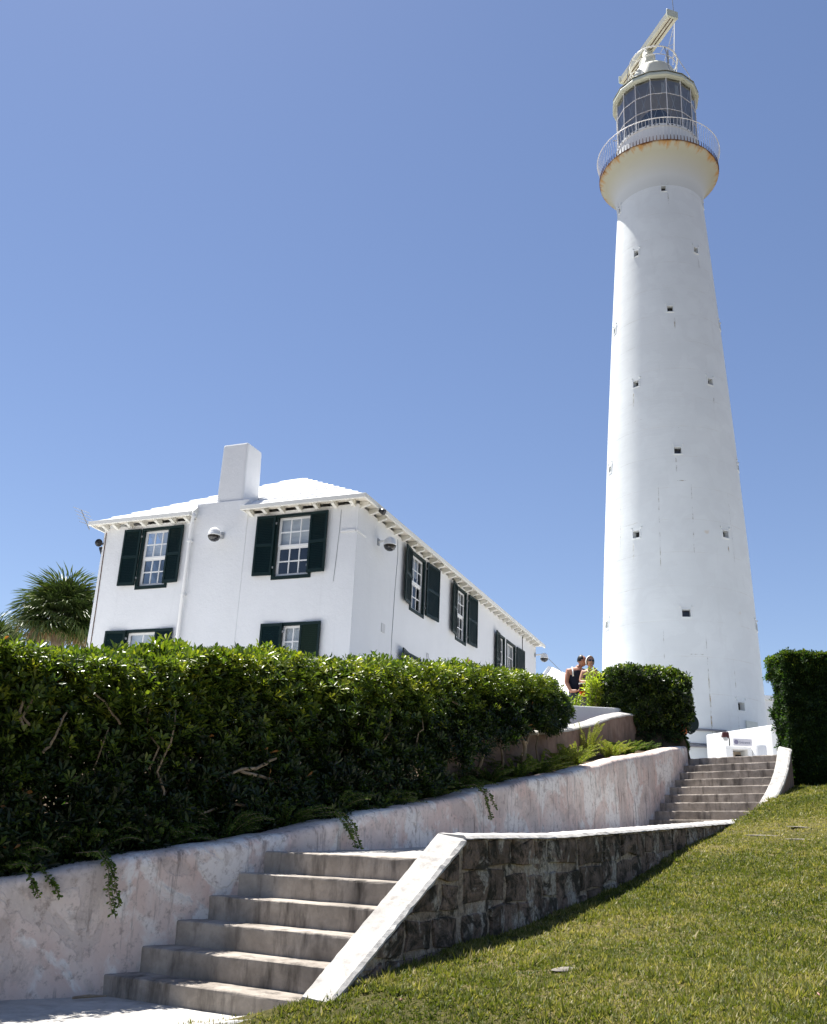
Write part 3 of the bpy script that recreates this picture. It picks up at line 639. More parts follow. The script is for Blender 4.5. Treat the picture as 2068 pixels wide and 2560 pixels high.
MB().tube([(14.85, -0.012, zz(7.7)), (14.86, -0.012, zz(7.2)), (14.8, -0.012, zz(6.9))], 0.014, 5).build('wire', DARK, house)
MB().tube([(-0.006, HW - 0.07, zz(7.6)), (-0.006, HW - 0.12, zz(5.5)), (-0.006, HW - 0.15, zz(3.0))], 0.012, 5).build('wire', RUST, house)
m = MB(); m.box((1.70, -0.02, zz(4.98)), (1.90, 0.0, zz(5.20))); m.build('wall_vent', m_plain('vent_grey', (0.6, 0.6, 0.6)), house)
m = MB(); m.tube([(4.84, -0.02, zz(4.92)), (4.96, -0.02, zz(4.92)), (4.96, -0.02, zz(5.08)), (4.84, -0.02, zz(5.08)), (4.84, -0.02, zz(4.95))], 0.008, 5); m.build('wall_plate', GREY, house)
m = MB(); m.box((8.35, -0.03, zz(5.40)), (8.75, 0.0, zz(5.62))); m.build('wall_plaque', m_plain('brown_plaque', (0.40, 0.22, 0.12)), house, bevel=0.006)
HM = Matrix.Translation((-1.316, 21.0, HB)) @ Matrix.Rotation(HROT, 4, 'Z')
def hw(p): return HM @ Vector(p)
# security cameras
def cctv(p, out, label, long=0.30):
    p = hw(p); out = (HM.to_3x3() @ Vector(out)).normalized()
    r = thing('security_camera', label, 'security camera', p, math.atan2(out.y, out.x), 'white dome cameras on the house walls')
    MB().tube([(0, 0, 0), (long * 0.6, 0, 0.03), (long, 0, 0.06), (long + 0.02, 0, 0.02)], 0.03, 8).build('arm', TRIM, r, smooth=True)
    m = MB(); m.box((-0.01, -0.06, -0.09), (0.02, 0.06, 0.09)); m.build('wall_bracket', GREY, r, bevel=0.008)
    MB().lathe([(0.0, 0.11), (0.05, 0.10), (0.11, 0.06), (0.145, 0.0), (0.15, -0.07), (0.165, -0.09), (0.16, -0.11), (0.0, -0.11)], 20, (long + 0.02, 0)).build('housing', TRIM, r, smooth=True)
    MB().lathe([(0.155, -0.112), (0.15, -0.15), (0.12, -0.205), (0.06, -0.245), (0.0, -0.255)], 20, (long + 0.02, 0)).build('dome', SMOKED, r, smooth=True)
cctv((-0.055, 3.72, zz(7.20)), (-1, 0, 0), 'dome camera on the chimney breast between the two upper windows')
cctv((1.25, 0.0, zz(7.14)), (0, -1, 0), 'dome camera on the long wall just right of the house corner')
cctv((HL - 0.15, 0.0, zz(7.38)), (0.55, -1, 0), 'dome camera at the far end of the long house wall', 0.36)
# twin floodlight at the left corner
p = hw((0.0, HW - 0.02, zz(7.30))); r = thing('flood_light', 'black twin floodlight on the far left corner of the house', 'light', p, HROT)
MB().tube([(0, 0.0, 0), (0, 0.12, 0.0)], 0.025, 8).build('bracket', DARK, r)
for k, (dx, dz) in enumerate(((-0.10, 0.02), (0.10, -0.05))):
    m = MB(); m.lathe([(0.03, 0.0), (0.05, 0.03), (0.10, 0.16), (0.105, 0.17), (0.0, 0.175)], 12); o = m.build('lamp_head', DARK, r, smooth=True); o.location = (dx, 0.16 + 0.03 * k, dz); o.rotation_euler = (rad(105 + 30 * k), 0, rad(-25 + 60 * k))
p = hw((0.55, -0.30, zz(7.72))); r = thing('spot_light', 'small dark spotlight under the eave near the house corner', 'light', p, HROT)
MB().lathe([(0.0, 0.0), (0.05, 0.01), (0.07, 0.10), (0.075, 0.16), (0.05, 0.165), (0.0, 0.15)], 12).build('lamp_head', DARK, r, smooth=True).rotation_euler = (rad(120), 0, 0)
MB().tube([(0, 0, 0.02), (0, 0.04, 0.10)], 0.014, 6).build('bracket', DARK, r)
# television aerial at the left eave
p = hw((-0.25, HW + 0.30, zz(7.66))); r = thing('television_aerial', 'small grey television aerial at the left end of the eave', 'aerial', p, HROT)
boom = MB(); boom.tube([(0, 0.0, -0.02), (-0.02, 0.20, 0.30), (-0.03, 0.36, 0.56)], 0.014, 6); boom.build('boom', GREY, r)
for k in range(5):
    t = 0.25 + 0.75 * k / 4; c = Vector((-0.025 * t, 0.36 * t, 0.56 * t)); MB().tube([c + Vector((-0.26, 0.05, 0)), c + Vector((0.26, -0.05, 0))], 0.008, 5).build('element', GREY, r)
tag(MB().tube([hw((HL + 0.25, -0.45, zz(7.30))), hw((HL + 0.6, -1.2, zz(6.5))), hw((HL + 0.9, -2.2, zz(5.3))), hw((HL + 1.0, -3.0, zz(4.2)))], 0.012, 5).build('cable', GREY), 'thin grey cable hanging from the far dome camera down to the garden', 'cable')

# ------------------------------------------------------------------ small white building behind and white block right of the tower
root = thing('white_outbuilding', 'small white outbuilding with a pyramid roof behind the couple', 'building', (6.4, 38, 2.0))
bx, by = 6.4, 40.0
MB().box((bx - 1.25, by - 1.6, 2.0), (bx + 2.2, by + 1.6, 6.10)).build('wall', WHITE, root, off=root.location)
m = MB(); e0 = 6.10; ap = 7.62; m.add([(bx - 1.35, by - 1.75, e0), (bx + 2.3, by - 1.75, e0), (bx + 2.3, by + 1.75, e0), (bx - 1.35, by + 1.75, e0), (bx - 0.35, by - 0.1, ap), (bx - 0.15, by + 0.1, ap)], [(0, 1, 5, 4), (1, 2, 5), (2, 3, 4, 5), (3, 0, 4), (0, 3, 2, 1)])
m.build('roof', ROOFW, root, off=root.location)
MB().box((bx - 1.2, by - 1.66, 4.6), (bx - 0.55, by - 1.601, 5.95)).build('shaded_panel', m_plain('shaded_panel_grey', (0.45, 0.47, 0.5)), root, off=root.location)  # grey panel stands for a shaded stretch of the front wall
root = thing('white_annex', 'sunlit white block showing beyond the right foot of the tower', 'building', (18.5, 47, 2.0))
MB().box((16.9, 47.0, 2.0), (22.5, 53, 7.75)).build('wall', WHITE, root, bevel=0.05, off=root.location)
MB().box((16.8, 46.9, 7.75), (22.6, 53.1, 7.95)).build('roof', ROOFW, root, off=root.location)

# ------------------------------------------------------------------ lighthouse
TZ = 1.95
tower = thing('lighthouse', 'tall tapering white lighthouse with a glazed lantern and rust stained gallery', 'lighthouse', (13.059 + 0.012 * (TZ - 20), 44.0, TZ))
tower.rotation_euler = (0, 0.012, 0)
def tz(z): return z - TZ
RZ = [2, 8, 14, 20, 26, 32, 34.4]; RR = [3.80, 3.637, 3.43, 3.165, 2.850, 2.503, 2.355]
def t_r(z): return lerp(z, RZ, RR)
def tp_(ang, z, r): a = rad(ang); return (r * math.sin(a), -r * math.cos(a), tz(z))     # angle 0 faces -Y, positive to +X
def m_tower():
    n = NT('tower_paint', 0.8, 0.25); v = n.coord('Object'); vz = n.coord('Object', (1.0, 1.0, 0.12)); vh = n.coord('Object', (0.25, 0.25, 2.2))
    a = n.noise(v, 0.35, 6, 0.6); st = n.noise(vz, 1.6, 6, 0.65); f = n.noise(v, 5, 6, 0.7); h = n.noise(vh, 1.4, 4, 0.6)
    c = n.mix(n.ramp(a, [(0.35, 0), (0.7, 1)]), (0.77, 0.80, 0.795), (0.69, 0.72, 0.72)); c = n.mix(n.ramp(st, [(0.60, 0), (0.80, 0.35)]), c, (0.56, 0.57, 0.56))
    c = n.mix(n.ramp(n.noise(v, 1.1, 3, 0.5), [(0.74, 0), (0.80, 0.5)]), c, (0.60, 0.50, 0.36))
    g = n.N.new('ShaderNodeTexCoord'); sp = n.N.new('ShaderNodeSeparateXYZ'); n.link(g.outputs['Object'], sp.inputs[0])
    fz = n.math('FRACT', n.math('ADD', n.math('MULTIPLY', sp.outputs[2], 0.62), n.math('MULTIPLY', n.math('SUBTRACT', f, 0.5), 0.02)))
    ln = n.math('MULTIPLY', n.ramp(fz, [(0.0, 1), (0.022, 0)]), n.ramp(n.noise(v, 1.3, 5, 0.7), [(0.42, 0), (0.62, 1)]))
    pt = n.noise(v, 0.9, 3, 0.5, 0.8); c = n.mix(n.ramp(pt, [(0.50, 0), (0.53, 0.22)]), c, (0.66, 0.68, 0.68))
    c = n.mix(n.math('MULTIPLY', ln, 0.45), c, (0.50, 0.46, 0.40))
    n.base(c); n.bump(n.math('SUBTRACT', n.math('ADD', n.math('MULTIPLY', h, 1.2), n.math('MULTIPLY', f, 0.5)), ln), 0.22, 0.04); return n.m
TOWER = m_tower()
rowsz = [6.39, 10.35, 14.32, 18.38, 22.40, 26.44, 30.38, 34.26]; WA = -10.2; angs = []
for k in range(10):
    b = WA + 36 * k; wd = 2.9; angs += [b - wd, b + wd] + [b + wd + (36 - 2 * wd) * j / 6 for j in range(1, 6)]
zl = [1.95]
for z in rowsz: zl += list(np.linspace(zl[-1], z - 0.17, 5)[1:]) + [z + 0.17]
zl = [z for z in zl] + [34.5]
tm = MB(); na = len(angs); wins = []
idx = {}
for i, z in enumerate(zl):
    for j, a in enumerate(angs): idx[i, j] = len(tm.v); tm.v.append(tp_(a, z, t_r(z)))
for i in range(len(zl) - 1):
    for j in range(na):
        j2 = (j + 1) % na; zc = (zl[i] + zl[i + 1]) / 2; isw = False
        if j % 7 == 0:
            kk = j // 7; ri = [r for r, z in enumerate(rowsz) if abs(z - zc) < 0.05]
            if ri and ((kk % 2 == 0) == (ri[0] % 2 == 1)): isw = True; wins.append((angs[j], angs[j] + 5.8, zl[i], zl[i + 1]))
        if not isw: tm.f.append([idx[i, j], idx[i, j2], idx[i + 1, j2], idx[i + 1, j]]); tm.mi.append(0)
tm.build('tower_wall', TOWER, tower, smooth=True)
for (a0, a1, z0, z1) in wins:
    m = MB(); r = t_r(z0); di = 0.40
    o8 = [tp_(a0, z0, t_r(z0)), tp_(a1, z0, t_r(z0)), tp_(a1, z1, t_r(z1)), tp_(a0, z1, t_r(z1)), tp_(a0, z0, r - di), tp_(a1, z0, r - di), tp_(a1, z1, r - di), tp_(a0, z1, r - di)]
    m.add(o8, [(0, 1, 5, 4), (1, 2, 6, 5), (2, 3, 7, 6), (3, 0, 4, 7)])
    am = (a0 + a1) / 2; e = 0.07; w_ = (a1 - a0) / 2; dw = math.degrees(0.055 / r)
    for (b0, b1, c0, c1) in ((a0 - dw, a0, z0 - 0.05, z1 + 0.05), (a1, a1 + dw, z0 - 0.05, z1 + 0.05), (a0, a1, z1, z1 + 0.05), (a0, a1, z0 - 0.05, z0)):
        m.hexa([tp_(b0, c0, t_r(c0) - 0.02), tp_(b1, c0, t_r(c0) - 0.02), tp_(b1, c0, t_r(c0) + 0.03), tp_(b0, c0, t_r(c0) + 0.03), tp_(b0, c1, t_r(c1) - 0.02), tp_(b1, c1, t_r(c1) - 0.02), tp_(b1, c1, t_r(c1) + 0.03), tp_(b0, c1, t_r(c1) + 0.03)])
    for s_ in (a0 - 1.6, a1 + 1.0):
        m.hexa([tp_(s_, z1 + 0.12, t_r(z1) - 0.02), tp_(s_ + 0.8, z1 + 0.12, t_r(z1) - 0.02), tp_(s_ + 0.8, z1 + 0.12, t_r(z1) + 0.06), tp_(s_, z1 + 0.12, t_r(z1) + 0.06), tp_(s_, z1 + 0.2, t_r(z1) - 0.02), tp_(s_ + 0.8, z1 + 0.2, t_r(z1) - 0.02), tp_(s_ + 0.8, z1 + 0.2, t_r(z1) + 0.06), tp_(s_, z1 + 0.2, t_r(z1) + 0.06)])
    w_ = m.build('window', TOWER, tower)
    MB().add([tp_(a0, z0, r - 0.24), tp_(a1, z0, r - 0.24), tp_(a1, z1, r - 0.24), tp_(a0, z1, r - 0.24)], [(0, 1, 2, 3)]).build('pane', SMOKED, w_)
# rust seams in the plaster
def m_seam():
    n = NT('rust_seam', 0.9, 0.1); v = n.coord('Object', (1, 1, 0.5)); f = n.noise(v, 5, 5, 0.7); n.base(n.mix(n.noise(v, 2.0), (0.42, 0.30, 0.14), (0.55, 0.47, 0.33)))
    t = n.N.new('ShaderNodeBsdfTransparent'); mx = n.N.new('ShaderNodeMixShader'); n.link(n.ramp(f, [(0.46, 0.0), (0.64, 0.6)]), mx.inputs[0])
    n.link(t.outputs[0], mx.inputs[1]); n.link(n.b.outputs[0], mx.inputs[2]); n.link(mx.outputs[0], n.out.inputs[0]); return n.m
SEAM = m_seam()
def seam(a0, a1, z0, z1, wd):
    n = 16; P = []
    for i in range(n + 1):
        t = i / n; z = z0 + (z1 - z0) * t; a = a0 + (a1 - a0) * t + 0.15 * fbm(t * 4, a0); w_ = math.degrees(wd / t_r(z)) * (0.35 + 0.65 * math.sin(math.pi * min(1, t * 1.2)) ** 0.5 if 0 < t < 1 else 0.2)
        P.append([tp_(a - w_, z, t_r(z) + 0.006), tp_(a + w_, z, t_r(z) + 0.006)])
    MB().grid(P).build('rust_seam', SEAM, tower)
for s_ in ((-26.5, -26.5, 4.0, 9.6, 0.020), (2.5, 2.5, 3.0, 9.6, 0.030), (22.5, 22.5, 3.6, 8.4, 0.022), (-27, -27, 12.4, 17.0, 0.018), (-2.0, -1.0, 13.2, 16.6, 0.022), (-63, -63, 13.4, 16.4, 0.018), (33, 33, 13.0, 16.5, 0.014)): seam(*s_)
def hseam(a0, a1, z, wd):
    P = []
    for i in range(15):
        a = a0 + (a1 - a0) * i / 14; w_ = wd * (0.4 + 0.6 * rnd.random()); P.append([tp_(a, z - w_, t_r(z) + 0.007), tp_(a, z + w_, t_r(z) + 0.005)])
    MB().grid(P).build('rust_seam', SEAM, tower)
for s_ in ((-9, 0, 8.5, 0.015), (-12, -4, 16.8, 0.018), (-14, -8, 19.6, 0.012), (-62, -42, 14.9, 0.012), (-58, -40, 20.3, 0.012)): hseam(*s_)
for a, z in ((-5, 33.95), (-12, 18.0), (28, 30.0), (27.5, 13.9), (-49, 13.85), (28, 21.9), (-6.5, 26.0), (-49, 21.9)): seam(a, a, z, z - 0.75, 0.034)
# gallery bell
def m_bell():
    n = NT('gallery_shaded_paint', 0.85, 0.2); g = n.N.new('ShaderNodeTexCoord'); sp = n.N.new('ShaderNodeSeparateXYZ'); n.link(g.outputs['Object'], sp.inputs[0])
    at = n.N.new('ShaderNodeMath'); at.operation = 'ARCTAN2'; n.link(sp.outputs[1], at.inputs[0]); n.link(sp.outputs[0], at.inputs[1])
    cb = n.N.new('ShaderNodeCombineXYZ'); n.link(at.outputs[0], cb.inputs[0]); n.link(n.math('MULTIPLY', sp.outputs[2], 0.12), cb.inputs[1])
    st = n.noise(cb.outputs[0], 9, 6, 0.7); v = n.coord('Object'); b = n.noise(v, 2.2, 6, 0.7)
    h = n.math('DIVIDE', n.math('SUBTRACT', sp.outputs[2], tz(35.2)), 1.55)
    y = n.mix(n.ramp(h, [(0.0, 0), (0.75, 1)]), (0.60, 0.625, 0.62), (0.43, 0.425, 0.335))  # yellowish paint towards the rim, with the bell's shade put into the colour
    rs = n.math('ADD', h, n.math('MULTIPLY', n.math('SUBTRACT', st, 0.5), 0.9)); c = n.mix(n.ramp(rs, [(0.84, 0), (1.14, 1)]), y, (0.44, 0.25, 0.09))
    rs2 = n.math('ADD', h, n.math('MULTIPLY', n.math('SUBTRACT', b, 0.5), 0.35)); c = n.mix(n.ramp(rs2, [(0.93, 0), (1.04, 1)]), c, (0.13, 0.05, 0.02))
    c = n.mix(n.math('MULTIPLY', n.ramp(st, [(0.66, 0), (0.74, 1)]), 0.5), c, (0.52, 0.40, 0.20))
    n.base(c); n.bump(b, 0.2, 0.02); return n.m
bell = MB().lathe([(2.354, tz(34.49)), (2.37, tz(34.8)), (2.42, tz(35.2)), (2.52, tz(35.6)), (2.68, tz(35.98)), (2.90, tz(36.30)), (3.12, tz(36.52)), (3.27, tz(36.64)), (3.30, tz(36.68)), (3.31, tz(36.76)), (3.27, tz(36.80)), (2.2, tz(36.82))], 96)
bell.build('gallery', m_bell(), tower, smooth=True)
# railing: each baluster a part
rl = MB().tube([tp_(a, 38.14, 3.43) for a in np.linspace(0, 360, 121)], 0.024, 6, cap=False).build('top_rail', TRIM, tower, smooth=True)
nb = 112; bm = MB(); bm.tube([(0, 0, 0.24), (0.02, 0, 0.70), (0.06, 0, 1.05), (0.115, 0, 1.34)], 0.011, 5); bm.cur = 1; bm.tube([(-0.05, 0, -0.04), (-0.015, 0, -0.06), (0.012, 0, 0.0), (0.012, 0, 0.14), (0.0, 0, 0.27)], [0.022, 0.026, 0.024, 0.019, 0.014], 5)
first = None
for k in range(nb):
    a = 360 * k / nb
    if first is None: first = bm.build('baluster', [TRIM, RUST], tower); b = first
    else: b = first.copy(); COL.objects.link(b); b.parent = tower
    b.location = tp_(a, 36.80, 3.30); b.rotation_euler = (0, 0, rad(a) - math.pi / 2); b.scale = (1, 1, 1)
# drum and lantern
MB().lathe([(2.30, tz(36.81)), (2.29, tz(38.55)), (2.33, tz(38.60)), (2.33, tz(38.74)), (2.0, tz(38.76))], 64).build('lantern_drum', TOWER, tower, smooth=False)
vt = MB()
for k in range(60):
    if k % 5 == 4: continue
    a = 6.0 * k; vt.hexa([tp_(a - 1.2, 38.64, 2.30), tp_(a + 1.2, 38.64, 2.30), tp_(a + 1.2, 38.64, 2.336), tp_(a - 1.2, 38.64, 2.336), tp_(a - 1.2, 38.70, 2.30), tp_(a + 1.2, 38.70, 2.30), tp_(a + 1.2, 38.70, 2.336), tp_(a - 1.2, 38.70, 2.336)])
vt.build('vent_slots', BLACK, tower)
NL = 16; A0 = -10.2 - 16.7 + 5; LR = 2.27; LZ = [38.74, 39.83, 40.95, 42.06]
for k in range(NL):
    a = A0 + 360 / NL * k; m = MB(); m.bar(tp_(a, LZ[0], LR), tp_(a, LZ[3], LR), 0.038, 0.05); m.build('mullion', TRIM, tower)
    for z0, z1 in zip(LZ[:-1], LZ[1:]):
        e = 0.2; r2 = LR - 0.01
        MB().add([tp_(a + e, z0, r2), tp_(a + 22.5 - e, z0, r2), tp_(a + 22.5 - e, z1, r2), tp_(a + e, z1, r2)], [(0, 1, 2, 3)]).build('pane', LGLASS, tower)
    for z in LZ[1:3]: MB().bar(tp_(a, z, LR), tp_(a + 22.5, z, LR), 0.03, 0.03).build('transom', TRIM, tower)
    b = a + 22.5; MB().bar(tp_(a, LZ[0], LR - 0.07), tp_(b, LZ[3], LR - 0.07), 0.026).build('cross_brace', TRIM, tower); MB().bar(tp_(b, LZ[0], LR - 0.10), tp_(a, LZ[3], LR - 0.10), 0.026).build('cross_brace', TRIM, tower)
ag = rad(A0) - math.pi / 2
def poly(prof): return MB().lathe([(r / math.cos(math.pi / NL) if False else r, z) for r, z in prof], NL, a0=ag)
poly([(2.2, tz(42.06)), (2.42, tz(42.06)), (2.50, tz(42.12)), (2.50, tz(42.24)), (2.45, tz(42.36)), (2.2, tz(42.40))]).build('cornice', PALEGREEN, tower)
poly([(2.50, tz(42.41)), (1.9, tz(42.75)), (1.45, tz(43.2)), (1.25, tz(43.45))]).build('lantern_roof', CREAM, tower)
MB().lathe([(1.26, tz(43.3)), (1.22, tz(44.3)), (1.12, tz(44.5)), (0.85, tz(44.62)), (0.0, tz(44.66))], 40).build('roof_pedestal', CREAM, tower, smooth=True)
# inner ceiling and lens
poly([(0.0, tz(42.35)), (2.2, tz(42.02))]).build('lantern_ceiling', m_plain('lantern_inside', (0.75, 0.77, 0.75)), tower)
poly([(0.0, tz(38.78)), (2.2, tz(38.78))]).build('lantern_floor', m_plain('lantern_floor', (0.45, 0.42, 0.40)), tower)
LENS = NT('fresnel_lens', 0.15, 0.6).base((0.03, 0.045, 0.05)).m
prof = [(0.25, tz(38.8)), (0.3, tz(39.1)), (0.9, tz(39.2))]
for i in range(14): z = 39.25 + i * 0.145; r_ = 0.62 + 0.42 * math.sin(math.pi * (i + 0.5) / 14); prof += [(r_, tz(z)), (r_ + 0.06, tz(z + 0.07)), (r_, tz(z + 0.14))]
prof += [(0.0, tz(41.32))]; MB().lathe(prof, 24).build('lens', LENS, tower)
for a in (-2, 22):
    m = MB(); m.hexa([tp_(a - 3, 41.2, 1.95), tp_(a + 4, 41.2, 1.95), tp_(a + 4, 41.2, 1.97), tp_(a - 3, 41.2, 1.97), tp_(a - 3, 42.0, 1.95), tp_(a + 4, 42.0, 1.95), tp_(a + 4, 42.0, 1.97), tp_(a - 3, 42.0, 1.97)]); m.build('curtain', BLIND, tower)
MB().lathe([(1.5, tz(38.79)), (1.5, tz(39.0)), (1.3, tz(39.02))], 24).build('lens_tray', m_plain('red_paint', (0.45, 0.05, 0.04)), tower)
# crown ring on the roof
MB().tube([tp_(a, 45.30, 1.40) for a in np.linspace(0, 360, 61)], 0.045, 6, cap=False).build('crown_ring', TRIM, tower, smooth=True)
MB().tube([tp_(a, 44.75, 1.36) for a in np.linspace(0, 360, 61)], 0.025, 6, cap=False).build('crown_ring', TRIM, tower, smooth=True)
for k in range(8):
    a = 45 * k + 12; p0 = tp_(a, 42.55, 2.25 if k % 2 else 1.95); MB().tube([p0, tp_(a, 43.6, 2.05 if k % 2 else 1.75), tp_(a, 44.6, 1.65), tp_(a, 45.30, 1.40)], 0.028, 6).build('ring_stay', TRIM if k % 2 else GREY, tower)
    MB().tube([tp_(a, 45.30, 1.40), tp_(a, 45.30, 0.95)], 0.02, 5).build('ring_spoke', TRIM, tower)
m = MB(); m.tube([tp_(75, 42.5, 2.2), tp_(75, 43.5, 2.2)], 0.03, 6); m.tube([tp_(75, 43.4, 2.2), tp_(75, 43.55, 2.2)], 0.09, 8); m.build('roof_lamp', RUST, tower)
for a in (98, -95):
    MB().tube([tp_(a, 39.6, 2.3), tp_(a, 39.6, 2.5)], 0.03, 6).build('bracket', GREY, tower)
# radar scanner (a thing of its own on the roof)
rp = Vector((13.03, 43.9, 44.6)); radar = thing('radar_scanner', 'cream radar scanner bar on top of the lighthouse lantern roof', 'radar', rp, math.atan2(-0.953, 0.303))
MB().lathe([(0.48, 0.0), (0.46, 0.5), (0.40, 0.75), (0.34, 1.0), (0.30, 1.5), (0.0, 1.52)], 20).build('pedestal', CREAM, radar, smooth=True)
m = MB(); m.box((-0.55, -0.33, 0.35), (0.35, 0.33, 1.15)); m.build('gearbox', CREAM, radar, bevel=0.08)
zb_ = 1.55
m = MB(); L = 2.66
m.hexa([(-L, -0.32, zb_), (L, -0.32, zb_), (L, 0.32, zb_), (-L, 0.32, zb_), (-L, -0.36, zb_ + 0.34), (L, -0.36, zb_ + 0.34), (L, 0.26, zb_ + 0.46), (-L, 0.26, zb_ + 0.46)]); m.build('antenna_bar', CREAM, radar)
for sx in (-1, 1):
    m = MB(); m.box((sx * L - 0.02 if sx > 0 else -L - 0.10, -0.39, zb_ - 0.03), (L + 0.10 if sx > 0 else -L + 0.02, 0.35, zb_ + 0.50)); m.build('end_cap', PALEGREEN, radar, bevel=0.03)
for y_ in (-0.10, 0.09): m = MB(); m.box((-L + 0.03, y_ - 0.022, zb_ - 0.030), (L - 0.03, y_ + 0.022, zb_ + 0.004)); m.build('slot', RUST, radar)
# whip aerial with lattice bracket
wp = Vector((14.1, 43.4, 45.3)); whip = thing('whip_aerial', 'thin whip aerial on a braced bracket beside the radar scanner', 'aerial', wp)
top = Vector((14.80, 43.9, 48.55))
for q in ((0.32, -0.2, 0.0), (-0.10, 0.6, 0.0), (0.45, 0.55, 0.0)): MB().tube([wp + Vector(q) - wp + Vector((0, 0, 0)), top - wp], 0.026, 6).build('brace', TRIM, whip)
for t in (0.35, 0.6, 0.8):
    a = Vector((0.32, -0.2, 0)).lerp(top - wp, t); b = Vector((-0.10, 0.6, 0)).lerp(top - wp, t + 0.08); MB().tube([a, b], 0.016, 5).build('brace', GREY, whip)
MB().tube([top - wp, Vector((-0.03, 0, 1.8)) + top - wp, Vector((-0.10, 0, 5.0)) + top - wp], [0.03, 0.02, 0.012], 6).build('whip', GREY, whip)
MB().tube([(0, 0, -1.0), (0, 0, 0.55)], 0.05, 6).build('post', GREY, whip)

# ------------------------------------------------------------------ things at the foot of the tower
root = thing('entrance_porch', 'white porch wall at the foot of the lighthouse above the steps', 'porch', (13.3, 36.5, 1.99))
m = MB(); m.hexa([(13.55, 35.0, 1.9), (17.5, 35.0, 1.9), (17.5, 39.0, 1.9), (12.35, 39.0, 1.9), (13.55, 35.0, 4.86), (17.5, 35.0, 4.86), (17.5, 39.0, 4.86), (12.35, 39.0, 4.90)]); m.build('wall', WHITE, root, bevel=0.06, off=root.location)
m = MB(); m.hexa([(13.51, 34.96, 4.66), (17.5, 34.96, 4.66), (17.5, 34.999, 4.66), (13.551, 34.999, 4.66), (13.51, 34.96, 4.78), (17.5, 34.96, 4.78), (17.5, 34.999, 4.78), (13.551, 34.999, 4.78)]); m.build('moulding', WHITE, root, off=root.location)
root = thing('entrance_booth', 'small white entrance booth with a beige opening under the sign', 'booth', (11.5, 33.0, 1.99))
m = MB(); m.box((11.12, 33.0, 1.99), (11.36, 34.0, 3.70)); m.box((11.88, 33.0, 1.99), (12.02, 34.0, 3.70)); m.box((11.12, 33.0, 3.70), (12.02, 34.0, 3.80)); m.box((11.36, 33.8, 1.99), (11.88, 33.9, 3.70)); m.build('wall', WHITE, root, off=root.location, bevel=0.015)
MB().box((11.36, 33.75, 1.99), (11.88, 33.795, 3.68)).build('beige_panel', m_plain('beige_board', (0.50, 0.41, 0.32)), root, off=root.location)
MB().box((11.68, 33.68, 2.9), (11.86, 33.74, 3.58)).build('hatch', BLACK, root, off=root.location)
root = thing('buttress', 'short rounded white buttress standing right of the entrance booth', 'wall', (12.3, 33.2, 1.99))
MB().lathe([(0.30, 0.0), (0.29, 1.85), (0.24, 1.93), (0.0, 1.96)], 16).build('plaster_body', WHITE, root, smooth=True)
root = thing('entrance_sign', 'small pale sign board with round emblem above the entrance booth', 'sign', (11.7, 32.95, 3.80))
MB().box((11.38, 32.94, 3.81), (12.02, 32.98, 4.05)).build('board', m_plain('sign_grey', (0.58, 0.57, 0.62)), root, off=root.location, bevel=0.005)
m = MB(); m.tube([(11.475, 32.937, 3.93), (11.475, 32.928, 3.93)], 0.075, 20); m.build('emblem', m_plain('emblem_violet', (0.20, 0.19, 0.28)), root, off=root.location)
fc = bpy.data.curves.new('sign_text', 'FONT'); fc.body = 'Entrance'; fc.size = 0.13; fc.extrude = 0.002; fc.align_x = 'LEFT'
fo = bpy.data.objects.new('sign_text_tmp', fc); COL.objects.link(fo); bpy.context.view_layer.update()
me = bpy.data.meshes.new_from_object(fo.evaluated_get(bpy.context.evaluated_depsgraph_get())); bpy.data.objects.remove(fo)
me.materials.clear(); me.materials.append(m_plain('sign_ink', (0.16, 0.17, 0.24))); t = link('lettering', me, root); t.location = (11.58 - 11.7, 32.936 - 32.95, 0.085); t.rotation_euler = (rad(90), 0, 0); t.scale = (0.80, 1, 1)
root = thing('porch_lamp', 'dark red topped flood lamp on a bracket beside the entrance sign', 'light', (11.24, 33.3, 4.12))
MB().hexa([(-0.13, -0.09, 0.0), (0.11, -0.09, -0.03), (0.11, 0.09, -0.03), (-0.13, 0.09, 0.0), (-0.10, -0.07, 0.17), (0.10, -0.07, 0.19), (0.10, 0.07, 0.19), (-0.10, 0.07, 0.17)]).build('hood', m_plain('dark_red_metal', (0.06, 0.015, 0.015)), root, bevel=0.02)
MB().lathe([(0.0, -0.13), (0.06, -0.11), (0.09, -0.04), (0.09, 0.0)], 12).build('lens', GREY, root, smooth=True)
MB().tube([(0.10, 0.07, 0.14), (0.15, 0.07, -0.06), (0.14, 0.07, -0.36)], 0.02, 6).build('bracket', DARK, root)
TM = Matrix.Translation(tower.location) @ Matrix.Rotation(0.012, 4, 'Y')
def cond(name, label, az, r): tag(MB().tube([TM @ Vector(tp_(a, z, t_r(z) + r + 0.015)) for a, z in az], r, 7).build(name, PIPE, smooth=True), label, 'pipe')
cond('conduit', 'upper grey pipe curving round the foot of the lighthouse', [(-14, 5.28), (-9, 5.25), (0, 5.25), (7.8, 5.25), (11.6, 5.25)], 0.05)
cond('conduit', 'thin straight grey pipe running low along the foot of the lighthouse', [(-16, 4.68), (-12.3, 4.67), (-1, 4.66), (6, 4.68), (13.4, 4.72), (18, 4.74)], 0.022)
cond('conduit', 'upright grey pipe dropping from the upper pipe on the lighthouse', [(5.6, 5.18), (5.6, 4.9), (5.6, 4.6), (5.6, 3.0)], 0.045)
cond('conduit', 'thick grey conduit sagging down the foot of the lighthouse', [(-16, 4.55), (-11.8, 4.56), (-4, 4.57), (1.7, 4.56), (5.2, 4.48), (8.6, 4.32), (11, 4.27), (12.2, 4.3), (13.2, 4.40), (13.6, 4.2), (13.6, 3.2)], 0.055)
